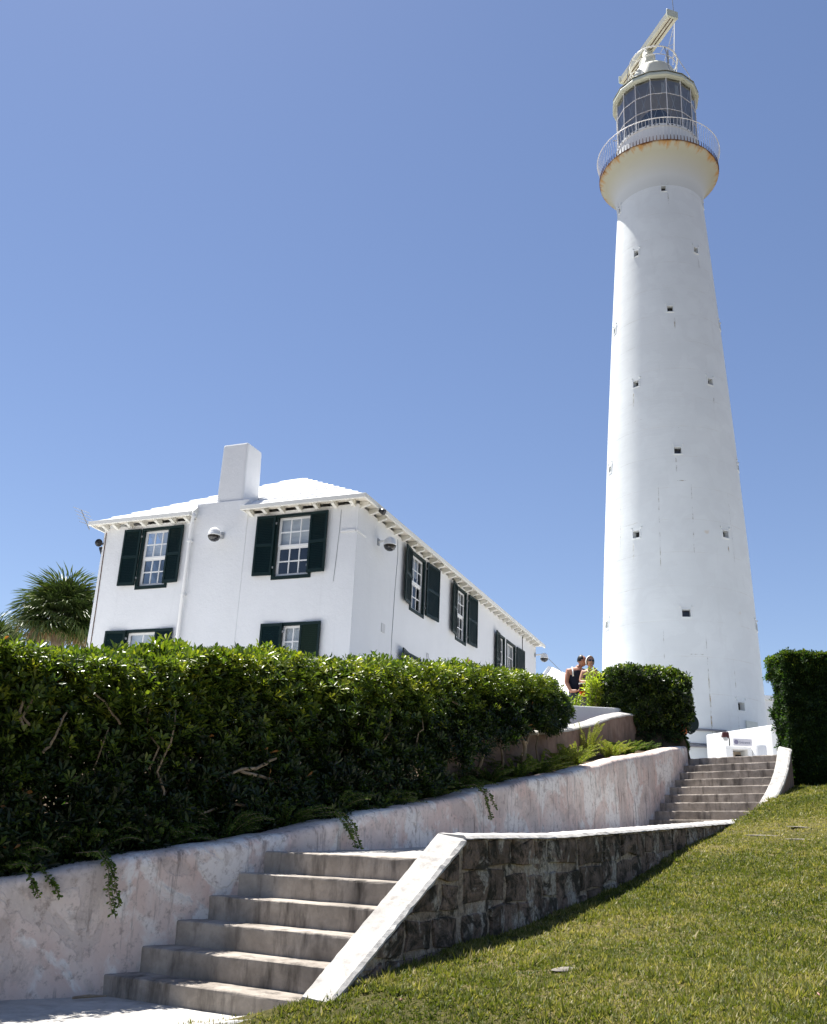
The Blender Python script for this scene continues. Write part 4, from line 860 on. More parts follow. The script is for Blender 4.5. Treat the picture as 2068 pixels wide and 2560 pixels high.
nb_ = MB(); nb_.hexa([TM @ Vector(tp_(a, z, t_r(z) + d)) for z in (4.95, 5.80) for a, d in ((28.5, 0.10), (39.5, 0.10), (39.5, 0.02), (28.5, 0.02))])
tag(nb_.build('notice_board', m_plain('pale_notice', (0.62, 0.64, 0.58))), 'pale rectangular notice board on the lower right of the lighthouse', 'notice board')
# ------------------------------------------------------------------ foliage builders
def unit(a): return a / np.maximum(np.linalg.norm(a, axis=-1, keepdims=True), 1e-9)
def leaf_arrays(P, D, Nn, L, W, T, mid=0.70, cup=0.15):
    """one folded leaf (two triangles) per row"""
    D = unit(D); S = unit(np.cross(D, Nn)); N2 = np.cross(S, D); L = L[:, None]; W = W[:, None]
    v = np.stack([P, P + D * L * mid + S * W * 0.5 + N2 * W * cup, P + D * L - N2 * L * 0.06, P + D * L * mid - S * W * 0.5 + N2 * W * cup], 1).reshape(-1, 3)
    n = len(P); b = np.arange(n)[:, None] * 4; F = np.concatenate([b + np.array([[0, 1, 2]]), b + np.array([[0, 2, 3]])], 1).reshape(-1, 3)
    return v, F, np.repeat(T, 4)
def rosettes(P, A, k, L, W, T, th=(42, 88), rng=RNG):
    n = len(P); A = unit(A); ref = np.where(np.abs(A[:, 2:3]) < 0.9, np.array([[0, 0, 1.0]]), np.array([[1.0, 0, 0]])); U = unit(np.cross(A, ref)); V = np.cross(A, U)
    ph = (np.arange(k)[None] * 2.39996 + rng.uniform(0, 6.28, (n, 1))); te = np.radians(np.linspace(th[0], th[1], k)[None] + rng.normal(0, 9, (n, k)))
    rd = U[:, None] * np.cos(ph)[..., None] + V[:, None] * np.sin(ph)[..., None]
    D = A[:, None] * np.cos(te)[..., None] + rd * np.sin(te)[..., None]; Nn = A[:, None] * np.sin(te)[..., None] - rd * np.cos(te)[..., None]
    PP = np.repeat(P[:, None], k, 1) + D * 0.008 - A[:, None] * np.linspace(0, 0.02, k)[None, :, None]
    LL = np.repeat(L[:, None], k, 1) * rng.uniform(0.75, 1.15, (n, k)); WW = LL * (W[:, None] / L[:, None]) * rng.uniform(0.85, 1.15, (n, k)); TT = np.clip(np.repeat(T[:, None], k, 1) + rng.normal(0, 0.07, (n, k)) - np.linspace(0, 0.12, k)[None], 0, 1)
    return leaf_arrays(PP.reshape(-1, 3), D.reshape(-1, 3), Nn.reshape(-1, 3), LL.ravel(), WW.ravel(), TT.ravel())
def lump(a, b, f=1.0, s=0.0):
    return (np.sin(a * 2.1 * f + s) * np.cos(b * 2.7 * f + 1.3 * s) + 0.6 * np.sin(a * 4.7 * f + 1.1 + s) * np.sin(b * 5.3 * f + 0.7) + 0.4 * np.sin(a * 9.1 * f + 2 * s) * np.cos(b * 8.3 * f + s)) / 2.0
def join(parts):
    vs_, fs, ts = [], [], []; o = 0
    for v, f, t in parts: vs_.append(v); fs.append(f + o); ts.append(t); o += len(v)
    return np.concatenate(vs_), np.concatenate(fs), np.concatenate(ts)
def foliage(name, parts, mat, root):
    v, f, t = join(parts); v = v - np.array(root.location)[None]
    return link(name, np_mesh(name, v, f, {'tint': t}, mat), root)
def branch(pts, r0, r1, n=6):
    m = MB(); k = len(pts); m.tube(pts, [r0 + (r1 - r0) * i / (k - 1) for i in range(k)], n); return m
def crook(a, b, n, j, seed):
    r = random.Random(seed); a = Vector(a); b = Vector(b)
    return [a.lerp(b, i / n) + (Vector((r.uniform(-j, j), r.uniform(-j, j), r.uniform(-j, j) * 0.7)) if 0 < i < n else Vector()) for i in range(n + 1)]

# ------------------------------------------------------------------ the long hedge
HS = np.array([(-4.9, 5.2), (-2.62, 7.45), (-1.85, 8.25), (-0.75, 10.0), (0.9, 12.6), (2.40, 15.4)]); hd = np.r_[0, np.cumsum(np.linalg.norm(np.diff(HS, axis=0), axis=1))]; HLEN = hd[-1]
def h_pt(s): return np.stack([np.interp(s, hd, HS[:, 0]), np.interp(s, hd, HS[:, 1])], -1)
hdir = unit(np.array([[0.585, 0.811]]))[0]; hn = np.array([hdir[1], -hdir[0]])          # towards the camera side
def h_bot(y): return np.interp(y, LW[:, 1], LW[:, 2]) * 0 + np.interp(y, [4, 7.4, 8.3, 9.3, 10.5, 11.5, 12.2, 13.4, 14.4, 15.5], [-0.75, -0.30, -0.05, 0.18, 0.36, 0.72, 1.08, 1.55, 1.86, 2.0])
def h_top(y): return np.interp(y, [4, 5.2, 7.0, 7.5, 7.9, 8.25, 9.0, 10.0, 12.6, 14.6, 15.4, 15.7], [1.22, 1.28, 1.31, 1.33, 1.40, 1.55, 1.70, 1.84, 2.32, 2.56, 2.58, 2.42])
root = thing('long_hedge', 'long dark green glossy leaved hedge above the plastered wall', 'hedge', (-1.2, 10.55, 0.3))
parts = []; HDEP = 1.15
def hedge_face(n, dmax, seed, dense_near=True):
    rng = np.random.default_rng(seed); s = rng.uniform(0, HLEN, n) ; 
    if dense_near: s = HLEN * rng.uniform(0, 1, n) ** 1.25
    p = h_pt(s); zb = h_bot(p[:, 1]); zt = h_top(p[:, 1]); t = rng.uniform(0, 1, n); z = zb + (zt - zb) * t
    dep = rng.exponential(dmax, n); out = 0.17 * lump(s * 1.1, z * 1.1, 1.0, 0.0) + 0.10 * lump(s * 3.3, z * 3.1, 1.0, 1.0) + np.interp(s, [0, 3.5, 6, 9, HLEN], [0.22, 0.22, 0.35, 0.45, 0.25]) * np.clip((0.45 - t) / 0.45, 0, 1) - dep
    P = np.c_[p + hn[None] * out[:, None], z + 0.02 * rng.normal(size=n)]
    A = np.c_[np.repeat(hn[None] * 0.75, n, 0), np.full(n, 0.55)] + rng.normal(0, 0.38, (n, 3)); return P, A, t, dep, s, rng
P, A, t, dep, s, rng = hedge_face(10500, 0.06, 1)
keep = (lump(s * 2.3, t * 4, 1.1, 4.0) > -0.30) | (t > 0.80); P, A, t, dep = P[keep], A[keep], t[keep], dep[keep]; n = len(P)
T = np.clip(0.17 + 0.34 * t ** 2.5 + rng.normal(0, 0.13, n), 0.0, 0.9); parts.append(rosettes(P, A, 9, rng.uniform(0.05, 0.115, n), rng.uniform(0.020, 0.034, n), T))  # front leaves darken downward, shade put into the leaf tint
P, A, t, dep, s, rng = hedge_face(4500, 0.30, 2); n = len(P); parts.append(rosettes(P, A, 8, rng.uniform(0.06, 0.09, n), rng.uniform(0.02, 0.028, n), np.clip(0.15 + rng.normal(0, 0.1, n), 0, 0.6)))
# crown of the hedge
def hedge_top(n, seed):
    rng = np.random.default_rng(seed); s = HLEN * rng.uniform(0, 1, n) ** 1.2; w_ = rng.uniform(-0.05, HDEP, n) ** 1.0; p = h_pt(s) - hn[None] * w_[:, None] + hn[None] * (0.08 * lump(s, s * 0 + 2.0))[:, None]; y = h_pt(s)[:, 1]
    z = h_top(y) + 0.14 * lump(s * 1.6, w_ * 2 + 1, 1.0, 2.0) + 0.07 * lump(s * 5.1, w_ * 5, 1.0, 4.0) - rng.exponential(0.05, n) - 0.10 * np.clip((0.12 - w_) / 0.17, 0, 1); z += np.minimum(rng.exponential(0.035, n), 0.09) * (rng.uniform(size=n) > 0.88)
    # a taller tuft in front of the house's left window
    tuft = np.exp(-((s - np.interp(8.22, HS[:, 1], hd)) / 0.30) ** 2) * 0.07 + np.exp(-((s - np.interp(7.98, HS[:, 1], hd)) / 0.12) ** 2) * 0.05; z += tuft
    return np.c_[p, z], np.c_[rng.normal(0, 0.35, (n, 2)) + hn[None] * 0.15, np.ones(n)], rng
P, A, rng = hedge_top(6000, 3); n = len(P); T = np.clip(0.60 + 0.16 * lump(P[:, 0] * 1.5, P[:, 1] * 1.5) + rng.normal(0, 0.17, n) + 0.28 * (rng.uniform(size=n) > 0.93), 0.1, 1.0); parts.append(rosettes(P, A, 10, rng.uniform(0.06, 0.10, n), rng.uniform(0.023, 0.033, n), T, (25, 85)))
# upper shoulder of the front, young growth plus a sunlit tone put into the tint
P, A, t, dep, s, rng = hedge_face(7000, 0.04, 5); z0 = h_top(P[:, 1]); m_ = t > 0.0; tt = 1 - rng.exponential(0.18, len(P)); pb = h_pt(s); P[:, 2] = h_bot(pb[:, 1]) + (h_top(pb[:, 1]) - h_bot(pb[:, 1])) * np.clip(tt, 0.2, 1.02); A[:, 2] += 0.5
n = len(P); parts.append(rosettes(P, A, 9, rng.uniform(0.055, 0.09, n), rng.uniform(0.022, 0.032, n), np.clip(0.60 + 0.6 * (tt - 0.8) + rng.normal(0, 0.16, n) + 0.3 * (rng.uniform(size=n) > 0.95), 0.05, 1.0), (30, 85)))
# right end of the hedge
rng = np.random.default_rng(8); n = 1300; th = rng.uniform(-1.9, 1.9, n); ph = rng.uniform(-1.1, 1.35, n); rr_ = rng.uniform(0.6, 1.15, n) ** 0.7
cx, cy, cz = 2.08, 15.55, 2.22; P = np.c_[cx + 0.62 * rr_ * np.cos(ph) * np.cos(th - 0.3), cy + 0.55 * rr_ * np.cos(ph) * np.sin(th - 0.3), cz + 0.38 * rr_ * np.sin(ph)]; A = unit(P - np.array([[cx, cy, cz - 0.3]])) + rng.normal(0, 0.3, (n, 3))
parts.append(rosettes(P, A, 9, rng.uniform(0.06, 0.09, n), rng.uniform(0.02, 0.027, n), np.clip(0.32 + 0.25 * (P[:, 2] - cz) + rng.normal(0, 0.15, n), 0, 1)))
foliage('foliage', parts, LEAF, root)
rng = np.random.default_rng(77); P, A, t, dep, s, _r = hedge_face(70, 0.02, 78); n = len(P)
foliage('dead_leaves', [rosettes(P, A, 2, rng.uniform(0.06, 0.09, n), rng.uniform(0.022, 0.03, n), rng.uniform(0.2, 1, n))], m_leaf('withered_leaf', [(0, (0.16, 0.07, 0.025)), (1, (0.42, 0.20, 0.05))], 0.6, 0.3, (1.2, 0.9, 0.6)), root)
# dense inner shade: dark-tinted filler leaves so that the light does not leak through everywhere
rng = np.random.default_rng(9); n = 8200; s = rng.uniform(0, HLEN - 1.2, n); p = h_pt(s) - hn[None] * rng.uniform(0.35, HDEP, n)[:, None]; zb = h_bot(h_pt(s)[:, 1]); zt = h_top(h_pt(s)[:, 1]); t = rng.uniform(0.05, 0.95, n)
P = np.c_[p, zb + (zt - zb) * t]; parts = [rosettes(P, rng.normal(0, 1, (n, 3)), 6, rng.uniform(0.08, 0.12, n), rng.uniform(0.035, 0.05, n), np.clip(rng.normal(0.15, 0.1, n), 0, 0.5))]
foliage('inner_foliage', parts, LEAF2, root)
for k in range(40):
    r = random.Random(100 + k); s0 = r.uniform(1.5, HLEN - 0.3); p = h_pt(np.array([s0]))[0]; y = p[1]; zb, zt = float(h_bot(np.array([y]))[0]), float(h_top(np.array([y]))[0])
    q = p - hn * r.uniform(0.0, 0.35); a = Vector((q[0], q[1], zb - 0.1)); b = Vector((q[0] + r.uniform(-0.3, 0.3), q[1] + r.uniform(-0.3, 0.3), zt - r.uniform(0.25, 0.6)))
    pts = crook(a, b, 9, 0.07, k); branch(pts, r.uniform(0.012, 0.022), 0.006).build('branch', BARK, root, smooth=True, off=root.location)
# hand placed bare branches seen low in the hedge
for pts, r0, r1 in (([(-1.35, 8.67, 0.6), (-1.23, 8.86, 0.58), (-1.08, 9.09, 0.55), (-0.99, 9.25, 0.52), (-0.95, 9.31, 0.63), (-0.90, 9.38, 0.76)], 0.018, 0.022), ([(-1.04, 9.17, 0.53), (-0.97, 9.27, 0.5), (-0.93, 9.33, 0.45)], 0.018, 0.008),
                    ([(-1.1, 9.07, 0.76), (-1.24, 8.85, 0.64), (-1.34, 8.68, 0.62), (-1.53, 8.38, 0.48)], 0.022, 0.014), ([(-1.6, 8.27, 0.2), (-1.48, 8.46, 0.27), (-1.42, 8.56, 0.31), (-1.28, 8.78, 0.31)], 0.012, 0.02),
                    ([(1.88, 14.22, 1.15), (1.93, 14.31, 1.49), (1.87, 14.2, 1.65), (1.62, 13.74, 1.89)], 0.05, 0.022), ([(1.93, 14.31, 1.52), (2.04, 14.53, 1.8), (1.97, 14.38, 2.06)], 0.035, 0.018), ([(0.52, 11.63, 1.77), (0.68, 11.89, 1.8), (0.82, 12.1, 1.76)], 0.02, 0.014), ([(1.1, 12.9, 0.95), (1.2, 13.0, 1.3), (1.1, 12.9, 1.6), (1.3, 13.2, 1.95)], 0.035, 0.015), ([(1.55, 13.7, 1.05), (1.5, 13.6, 1.4), (1.62, 13.8, 1.75)], 0.03, 0.012), ([(2.25, 15.2, 1.3), (2.2, 15.1, 1.6), (2.32, 15.3, 2.0)], 0.025, 0.012), ([(0.6, 12.0, 0.8), (0.7, 12.2, 1.2), (0.62, 12.1, 1.5)], 0.03, 0.014),
                    ([(-2.75, 7.04, 0.95), (-2.76, 7.03, 0.82), (-2.72, 7.08, 0.72)], 0.013, 0.016), ([(-2.69, 7.11, 1.01), (-2.74, 7.05, 0.82), (-2.7, 7.1, 0.76)], 0.010, 0.014), ([(-2.5, 7.29, 0.9), (-2.55, 7.24, 0.68), (-2.6, 7.19, 0.57)], 0.010, 0.014),
                    ([(-2.4, 7.4, 1.1), (-2.27, 7.53, 0.98), (-2.18, 7.62, 0.85)], 0.009, 0.013), ([(-2.2, 7.6, 1.25), (-2.23, 7.57, 1.04)], 0.008, 0.012)):
    pts = [Vector(p) - Vector((hn[0], hn[1], 0)) * 0.13 for p in pts]; r0 *= 0.8; r1 *= 0.8; fine = []
    for a, b in zip(pts[:-1], pts[1:]): fine += crook(a, b, 4, 0.008, int(a.y * 100))[:-1]
    fine.append(pts[-1]); branch(fine, r0, r1, 8).build('branch', BARK, root, smooth=True, off=root.location)

# ------------------------------------------------------------------ clipped bushes
def clipped(name, label, c, hx, hy, z0, z1, n, mat, seed, kind='hedge', rnd_=4.0, lmp=0.05, leafL=(0.05, 0.07), topT=0.5, stem=True):
    rng = np.random.default_rng(seed); root = thing(name, label, kind, (c[0], c[1], z0)); hz = (z1 - z0) / 2; cz = (z0 + z1) / 2
    d = unit(rng.normal(size=(n * 2, 3)))
    k = 1.0 / (np.abs(d[:, 0]) ** rnd_ + np.abs(d[:, 1]) ** rnd_ + np.abs(d[:, 2]) ** rnd_) ** (1 / rnd_)
    q = d * k[:, None]
    if rnd_ > 8:
        q = rng.uniform(-1, 1, (len(d), 3)); fc_ = rng.choice(3, len(d), p=[0.16, 0.62, 0.22]); q[np.arange(len(d)), fc_] = np.where(fc_ == 2, 1, -1); q[:, 0] = np.where((fc_ != 0) & (rng.uniform(size=len(d)) < 0.6), -1 + 0.75 * rng.uniform(0, 1, len(d)), q[:, 0]); d = unit(np.where(np.arange(3)[None] == fc_[:, None], q, q * 0.15))
    sh = 1 - rng.exponential(0.045 if rnd_ < 8 else 0.02, len(q)); lp = lmp * lump(q[:, 0] * hx * 2.2 + q[:, 1] * hy * 2, q[:, 2] * hz * 2.4, 1, seed)
    P = np.c_[c[0] + q[:, 0] * hx * sh + d[:, 0] * lp, c[1] + q[:, 1] * hy * sh + d[:, 1] * lp, cz + q[:, 2] * hz * sh + d[:, 2] * lp]
    keep = (P[:, 1] < c[1] + hy * 0.55) | (q[:, 2] > 0.7); P, q, d = P[keep], q[keep], d[keep]; n2 = len(P)
    A = q * np.array([[1, 1, 1.0]]) + np.array([[0, 0, 0.35]]) + rng.normal(0, 0.35, (n2, 3)); T = np.clip(0.26 + topT * np.clip(q[:, 2] - 0.55, 0, 1) + rng.normal(0, 0.2, n2), 0, 1); P = P + d * (np.minimum(rng.exponential(0.03, n2), 0.09) * (rng.uniform(size=n2) > 0.88))[:, None]  # tint lightens at the top, a sunlit fringe put into the leaf colour
    parts = [rosettes(P, A, 8, rng.uniform(*leafL, n2), rng.uniform(*leafL, n2) * 0.42, T, (30, 85), rng)]
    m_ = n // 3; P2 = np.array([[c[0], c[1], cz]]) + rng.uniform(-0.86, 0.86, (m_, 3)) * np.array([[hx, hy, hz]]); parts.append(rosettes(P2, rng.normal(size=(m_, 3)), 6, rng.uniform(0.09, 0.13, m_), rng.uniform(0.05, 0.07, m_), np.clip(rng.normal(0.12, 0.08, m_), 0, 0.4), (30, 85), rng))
    foliage('foliage', parts, mat, root)
    if stem:
        r = random.Random(seed)
        for j in range(7):
            a = Vector((c[0] + r.uniform(-0.5, 0.5) * hx, c[1] + r.uniform(-0.4, 0.4) * hy, z0 - 0.6)); b = Vector((c[0] + r.uniform(-0.8, 0.8) * hx, c[1] - hy * r.uniform(0.2, 0.75), cz + r.uniform(-0.2, 0.7) * hz)); branch(crook(a, b, 5, 0.08, seed + j), 0.035, 0.012).build('stem', BARK, root, smooth=True, off=root.location)
    return root
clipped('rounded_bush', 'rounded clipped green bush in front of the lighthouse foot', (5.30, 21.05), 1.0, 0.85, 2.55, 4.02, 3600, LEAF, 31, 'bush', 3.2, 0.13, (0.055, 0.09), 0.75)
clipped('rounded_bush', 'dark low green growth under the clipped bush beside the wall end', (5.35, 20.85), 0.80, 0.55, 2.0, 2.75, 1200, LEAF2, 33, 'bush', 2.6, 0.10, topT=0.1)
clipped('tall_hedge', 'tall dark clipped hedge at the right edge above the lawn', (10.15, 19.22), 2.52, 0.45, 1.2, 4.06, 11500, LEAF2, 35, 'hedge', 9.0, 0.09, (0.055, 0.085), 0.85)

# ------------------------------------------------------------------ leafy shrubs with upright stems
def shrub(name, label, c, rx, ry, z0, z1, stems, mat, seed, L=(0.08, 0.12), wr=0.30, T0=0.5, red=0, per=7, k=7):
    rng = np.random.default_rng(seed); r = random.Random(seed); root = thing(name, label, 'shrub', (c[0], c[1], z0)); Ps, As, Ts = [], [], []
    for j in range(stems):
        a = Vector((c[0] + r.uniform(-0.5, 0.5) * rx, c[1] + r.uniform(-0.5, 0.5) * ry, z0 - 0.05)); h = (z1 - z0) * r.uniform(0.55, 1.0) * (1 - 0.25 * abs(r.gauss(0, 0.5))); b = Vector((c[0] + r.uniform(-1, 1) * rx, c[1] + r.uniform(-1, 1) * ry, z0 + h)); pts = crook(a, b, 5, 0.03, seed * 7 + j)
        branch(pts, 0.014, 0.005, 5).build('stem', BARK, root, off=root.location)
        for i in range(per):
            t = 0.35 + 0.65 * i / (per - 1); p = pts[0].lerp(pts[-1], t); Ps.append((p.x + r.gauss(0, 0.02), p.y + r.gauss(0, 0.02), p.z)); As.append(((b - a).normalized() + Vector((r.gauss(0, .2), r.gauss(0, .2), 0.3)))[:]); Ts.append(T0 + 0.35 * (t - 0.6) + r.gauss(0, 0.1))
    P = np.array(Ps); A = np.array(As); n = len(P)
    foliage('foliage', [rosettes(P, A, k, rng.uniform(*L, n), rng.uniform(*L, n) * wr, np.clip(np.array(Ts), 0, 1), (35, 95), rng)], mat, root)
    if red:
        i = rng.choice(n, red, replace=False); P2 = P[i] + np.array([[0, -0.03, 0.05]]); foliage('flowers', [rosettes(P2, A[i], 7, np.full(red, 0.05), np.full(red, 0.03), rng.uniform(0, 1, red), (20, 80), rng)], RED, root)
    return root
shrub('yellow_shrub', 'bright yellow green leafy shrub in front of the couple', (4.13, 20.75), 0.26, 0.2, 2.80, 4.02, 22, LEAFY, 41, (0.10, 0.16), 0.26, 0.72)
shrub('yellow_shrub', 'low yellow green shrub to the left of the couple above the parapet', (3.62, 20.7), 0.34, 0.2, 2.75, 3.40, 16, LEAFY, 42, (0.09, 0.13), 0.26, 0.62)
shrub('yellow_shrub', 'low yellow green shrub between the couple and the rounded bush', (4.62, 20.6), 0.22, 0.2, 2.75, 3.42, 12, LEAFY, 43, (0.09, 0.13), 0.26, 0.55)
shrub('flowering_shrub', 'light green shrub with a few red flowers behind the hedge end', (1.55, 16.6), 0.75, 0.3, 1.6, 3.05, 34, LEAFY, 44, (0.08, 0.12), 0.28, 0.15, 5)
shrub('flowering_shrub', 'light green shrub behind the hedge below the ground floor window', (0.55, 15.4), 0.8, 0.3, 1.4, 2.86, 34, LEAFY, 45, (0.08, 0.12), 0.28, 0.12, 3)
shrub('flowering_shrub', 'small green shrub with a red flower at the right end of the hedge', (2.45, 17.0), 0.35, 0.25, 1.8, 2.98, 16, LEAFY, 46, (0.08, 0.11), 0.28, 0.10, 2)

# ------------------------------------------------------------------ feathery ferns on the wall top
def fern(label, c, z, n, spread, hgt, seed, T0=0.4, droop=0.5, lean=(0, 0)):
    rng = np.random.default_rng(seed); r = random.Random(seed); root = thing('fern', label, 'fern', (c[0], c[1], z)); parts = []; st_ = MB()
    for j in range(n):
        az = r.uniform(0, 6.28); rr_ = spread * r.uniform(0.4, 1.0); h = hgt * r.uniform(0.5, 1.0); pts = []
        for i in range(9):
            t = i / 8; pts.append(Vector((c[0] + (math.cos(az) * rr_ + lean[0]) * t, c[1] + (math.sin(az) * rr_ + lean[1]) * t, z + h * (t * 1.5 - droop * 1.4 * t * t))))
        st_.tube(pts, 0.003, 3, cap=False); P = []
        for i in range(1, 9):
            for q in range(9): P.append(pts[i - 1].lerp(pts[i], q / 9)[:])
        P = np.array(P); m_ = len(P); P = np.repeat(P, 4, 0); D = rng.normal(size=(m_ * 4, 3)); d0 = np.array((pts[-1] - pts[0]).normalized()[:]); D = unit(D) + 0.7 * d0[None]; tt = np.repeat(np.linspace(0, 1, m_), 4); L = (0.045 * (1 - 0.6 * tt)) * rng.uniform(0.6, 1.3, m_ * 4)
        parts.append(leaf_arrays(P, D, rng.normal(size=(m_ * 4, 3)), L, L * 0.20 + 0.002, np.clip(T0 + rng.normal(0, 0.12, m_ * 4) + r.gauss(0, 0.06), 0, 1)))
    foliage('fronds', parts, FERN, root); st_.build('stems', BARK, root, off=root.location)
FERNS = []
def wall_pt(y, back): return (lw_x(y) - back * 0.866, y + back * 0.5)
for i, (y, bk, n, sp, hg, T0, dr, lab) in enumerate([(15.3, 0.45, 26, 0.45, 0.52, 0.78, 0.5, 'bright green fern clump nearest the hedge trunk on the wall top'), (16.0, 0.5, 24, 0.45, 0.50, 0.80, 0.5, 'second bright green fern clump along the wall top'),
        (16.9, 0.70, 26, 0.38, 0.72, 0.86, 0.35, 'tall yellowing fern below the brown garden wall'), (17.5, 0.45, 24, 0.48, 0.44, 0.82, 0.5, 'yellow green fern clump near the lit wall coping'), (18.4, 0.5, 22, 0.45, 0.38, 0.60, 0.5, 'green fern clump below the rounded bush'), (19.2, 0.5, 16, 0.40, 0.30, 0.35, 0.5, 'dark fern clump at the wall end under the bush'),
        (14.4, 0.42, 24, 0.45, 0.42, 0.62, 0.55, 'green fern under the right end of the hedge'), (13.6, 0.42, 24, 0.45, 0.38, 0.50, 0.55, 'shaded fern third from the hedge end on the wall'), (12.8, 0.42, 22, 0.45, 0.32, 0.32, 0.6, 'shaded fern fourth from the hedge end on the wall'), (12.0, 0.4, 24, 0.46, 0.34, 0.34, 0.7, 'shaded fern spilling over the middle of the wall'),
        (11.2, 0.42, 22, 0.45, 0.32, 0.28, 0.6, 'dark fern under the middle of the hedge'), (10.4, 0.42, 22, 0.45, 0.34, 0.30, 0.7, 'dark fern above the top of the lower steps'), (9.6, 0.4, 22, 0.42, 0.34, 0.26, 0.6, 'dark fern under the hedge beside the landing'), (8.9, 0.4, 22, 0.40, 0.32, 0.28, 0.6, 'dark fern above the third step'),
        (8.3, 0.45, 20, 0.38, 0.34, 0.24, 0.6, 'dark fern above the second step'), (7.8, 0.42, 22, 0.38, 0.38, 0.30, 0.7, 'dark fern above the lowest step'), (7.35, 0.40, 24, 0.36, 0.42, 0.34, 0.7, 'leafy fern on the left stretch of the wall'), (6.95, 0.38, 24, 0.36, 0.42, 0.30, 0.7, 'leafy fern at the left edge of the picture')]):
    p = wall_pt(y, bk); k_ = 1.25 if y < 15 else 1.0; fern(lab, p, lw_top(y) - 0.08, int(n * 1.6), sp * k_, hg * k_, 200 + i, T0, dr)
# trailing vines hanging over the wall face
def vine(label, y, zlen, seed, n=3):
    rng = np.random.default_rng(seed); r = random.Random(seed); p = wall_pt(y, 0.30); zt = lw_top(y); root = thing('trailing_vine', label, 'vine', (p[0], p[1], zt)); parts = []; m = MB()
    for j in range(n):
        dx = r.uniform(-0.10, 0.10); L = zlen * r.uniform(0.5, 1.0); pts = [Vector((p[0] + dx * 0.5, p[1] + dx, zt + 0.04)), Vector((p[0] + 0.20 + dx * 0.5, p[1] - 0.12 + dx, zt + 0.06)), Vector((p[0] + 0.31 + dx * 0.5, p[1] - 0.18 + dx, zt - 0.04)), Vector((p[0] + 0.335 + dx * 0.5, p[1] - 0.19 + dx * 1.3, zt - L * 0.5)), Vector((p[0] + 0.34 + dx * 0.5 + 0.05, p[1] - 0.19 + dx * 1.4, zt - L))]
        m.tube(pts, 0.004, 4); P = []
        for i in range(1, 5):
            for q in range(16): P.append(pts[i - 1].lerp(pts[i], q / 16)[:])
        P = np.array(P); P = np.repeat(P, 2, 0); D = rng.normal(size=P.shape) * np.array([[1, 1, 0.5]]) + np.array([[0.5, -0.5, -0.4]]); L_ = rng.uniform(0.022, 0.042, len(P)); parts.append(leaf_arrays(P, D, rng.normal(size=P.shape), L_, L_ * 0.5, np.clip(rng.normal(0.42, 0.15, len(P)), 0, 1)))
    foliage('foliage', parts, FERN, root); m.build('stems', BARK, root, off=root.location)
vine('green vine trailing down the wall left of the steps', 7.28, 0.42, 301, 3); vine('wispy vine hanging over the wall above the landing', 9.25, 0.34, 302, 3); vine('small vine drooping over the middle of the pink wall', 11.9, 0.34, 303, 3); vine('short vine hanging at the left edge of the wall', 6.98, 0.2, 304, 2)

# ------------------------------------------------------------------ grass
def inv(): pass
rng = np.random.default_rng(21); NT_ = 46000; KB = 9
Y = 5.0 * (19.5 / 5.0) ** rng.uniform(0, 1, NT_) ** 1.2
x0 = np.interp(Y, LB[:, 0], LB[:, 1]) - 0.01; x1 = np.maximum(x0 + 0.05, 0.475 * Y + 0.35); X = x0 + (x1 - x0) * rng.uniform(0, 1, NT_) ** 0.95
tuftT = np.repeat(rng.normal(0, 0.17, NT_), KB); tuftH = np.repeat(rng.lognormal(0, 0.32, NT_), KB)
X = np.repeat(X, KB); Y = np.repeat(Y, KB); cxg, cyg = X.copy(), Y.copy(); NG = NT_ * KB; rr_ = rng.exponential(0.018, NG) * (0.7 + Y / 20); aa = rng.uniform(0, 6.28, NG); X = X + rr_ * np.cos(aa); Y = Y + rr_ * np.sin(aa)
s_ = 0.55 * X + 0.835 * Y; t_ = 0.835 * X - 0.55 * Y
def vnoise(x, y, f, sd): return lump(x * f, y * f, 1.0, sd) + 0.7 * lump(x * f * 2.3 + 1.7, y * f * 2.1, 1.0, sd + 2.2)
Zg = np.interp(s_, FS[:, 0], FS[:, 1]) + 0.012 * np.clip(t_ + 3.5, 0, 12)
Zg = Zg + np.array([0.025 * fbm(a * 0.5, b * 0.5, 3.1) for a, b in zip(X, Y)])
patch = vnoise(X, Y, 0.9, 1.0); bare = np.clip(1.2 * np.exp(-(((X - 5.9) / 1.7) ** 2 + ((Y - 13.3) / 1.1) ** 2)) * 1.3 + 0.75 * np.exp(-(((X - 1.6) / 0.8) ** 2 + ((Y - 8.0) / 0.7) ** 2)) + 0.8 * np.clip(vnoise(X, Y, 0.6, 9.0) - 0.35, 0, 1), 0, 1)
keep = rng.uniform(size=NG) > 0.55 * bare * (vnoise(X, Y, 2.2, 5.0) > -0.1); X, Y, Zg, patch, bare, tuftT, tuftH, aa = X[keep], Y[keep], Zg[keep], patch[keep], bare[keep], tuftT[keep], tuftH[keep], aa[keep]; n = len(X)
h = rng.uniform(0.014, 0.034, n) * tuftH * (1 + 0.25 * patch) * (1 - 0.35 * bare) * np.where(rng.uniform(size=n) > 0.985, 1.9, 1.0) * (1 + 0.5 * np.clip(vnoise(X, Y, 4.0, 3.0), -0.6, 1)); az = aa + rng.normal(0, 0.5, n); ln = rng.uniform(0.1, 1.5, n)
D = np.c_[np.cos(az) * ln, np.sin(az) * ln, np.ones(n)]; wb = rng.uniform(0.0035, 0.0075, n) * (0.6 + Y / 11); S = np.c_[-np.sin(az + rng.normal(0, 1, n)), np.cos(az), np.zeros(n)]; B = np.c_[X, Y, Zg - 0.004]
V = np.stack([B - S * wb[:, None], B + S * wb[:, None], B + unit(D) * h[:, None]], 1).reshape(-1, 3); F = np.arange(n * 3).reshape(-1, 3)
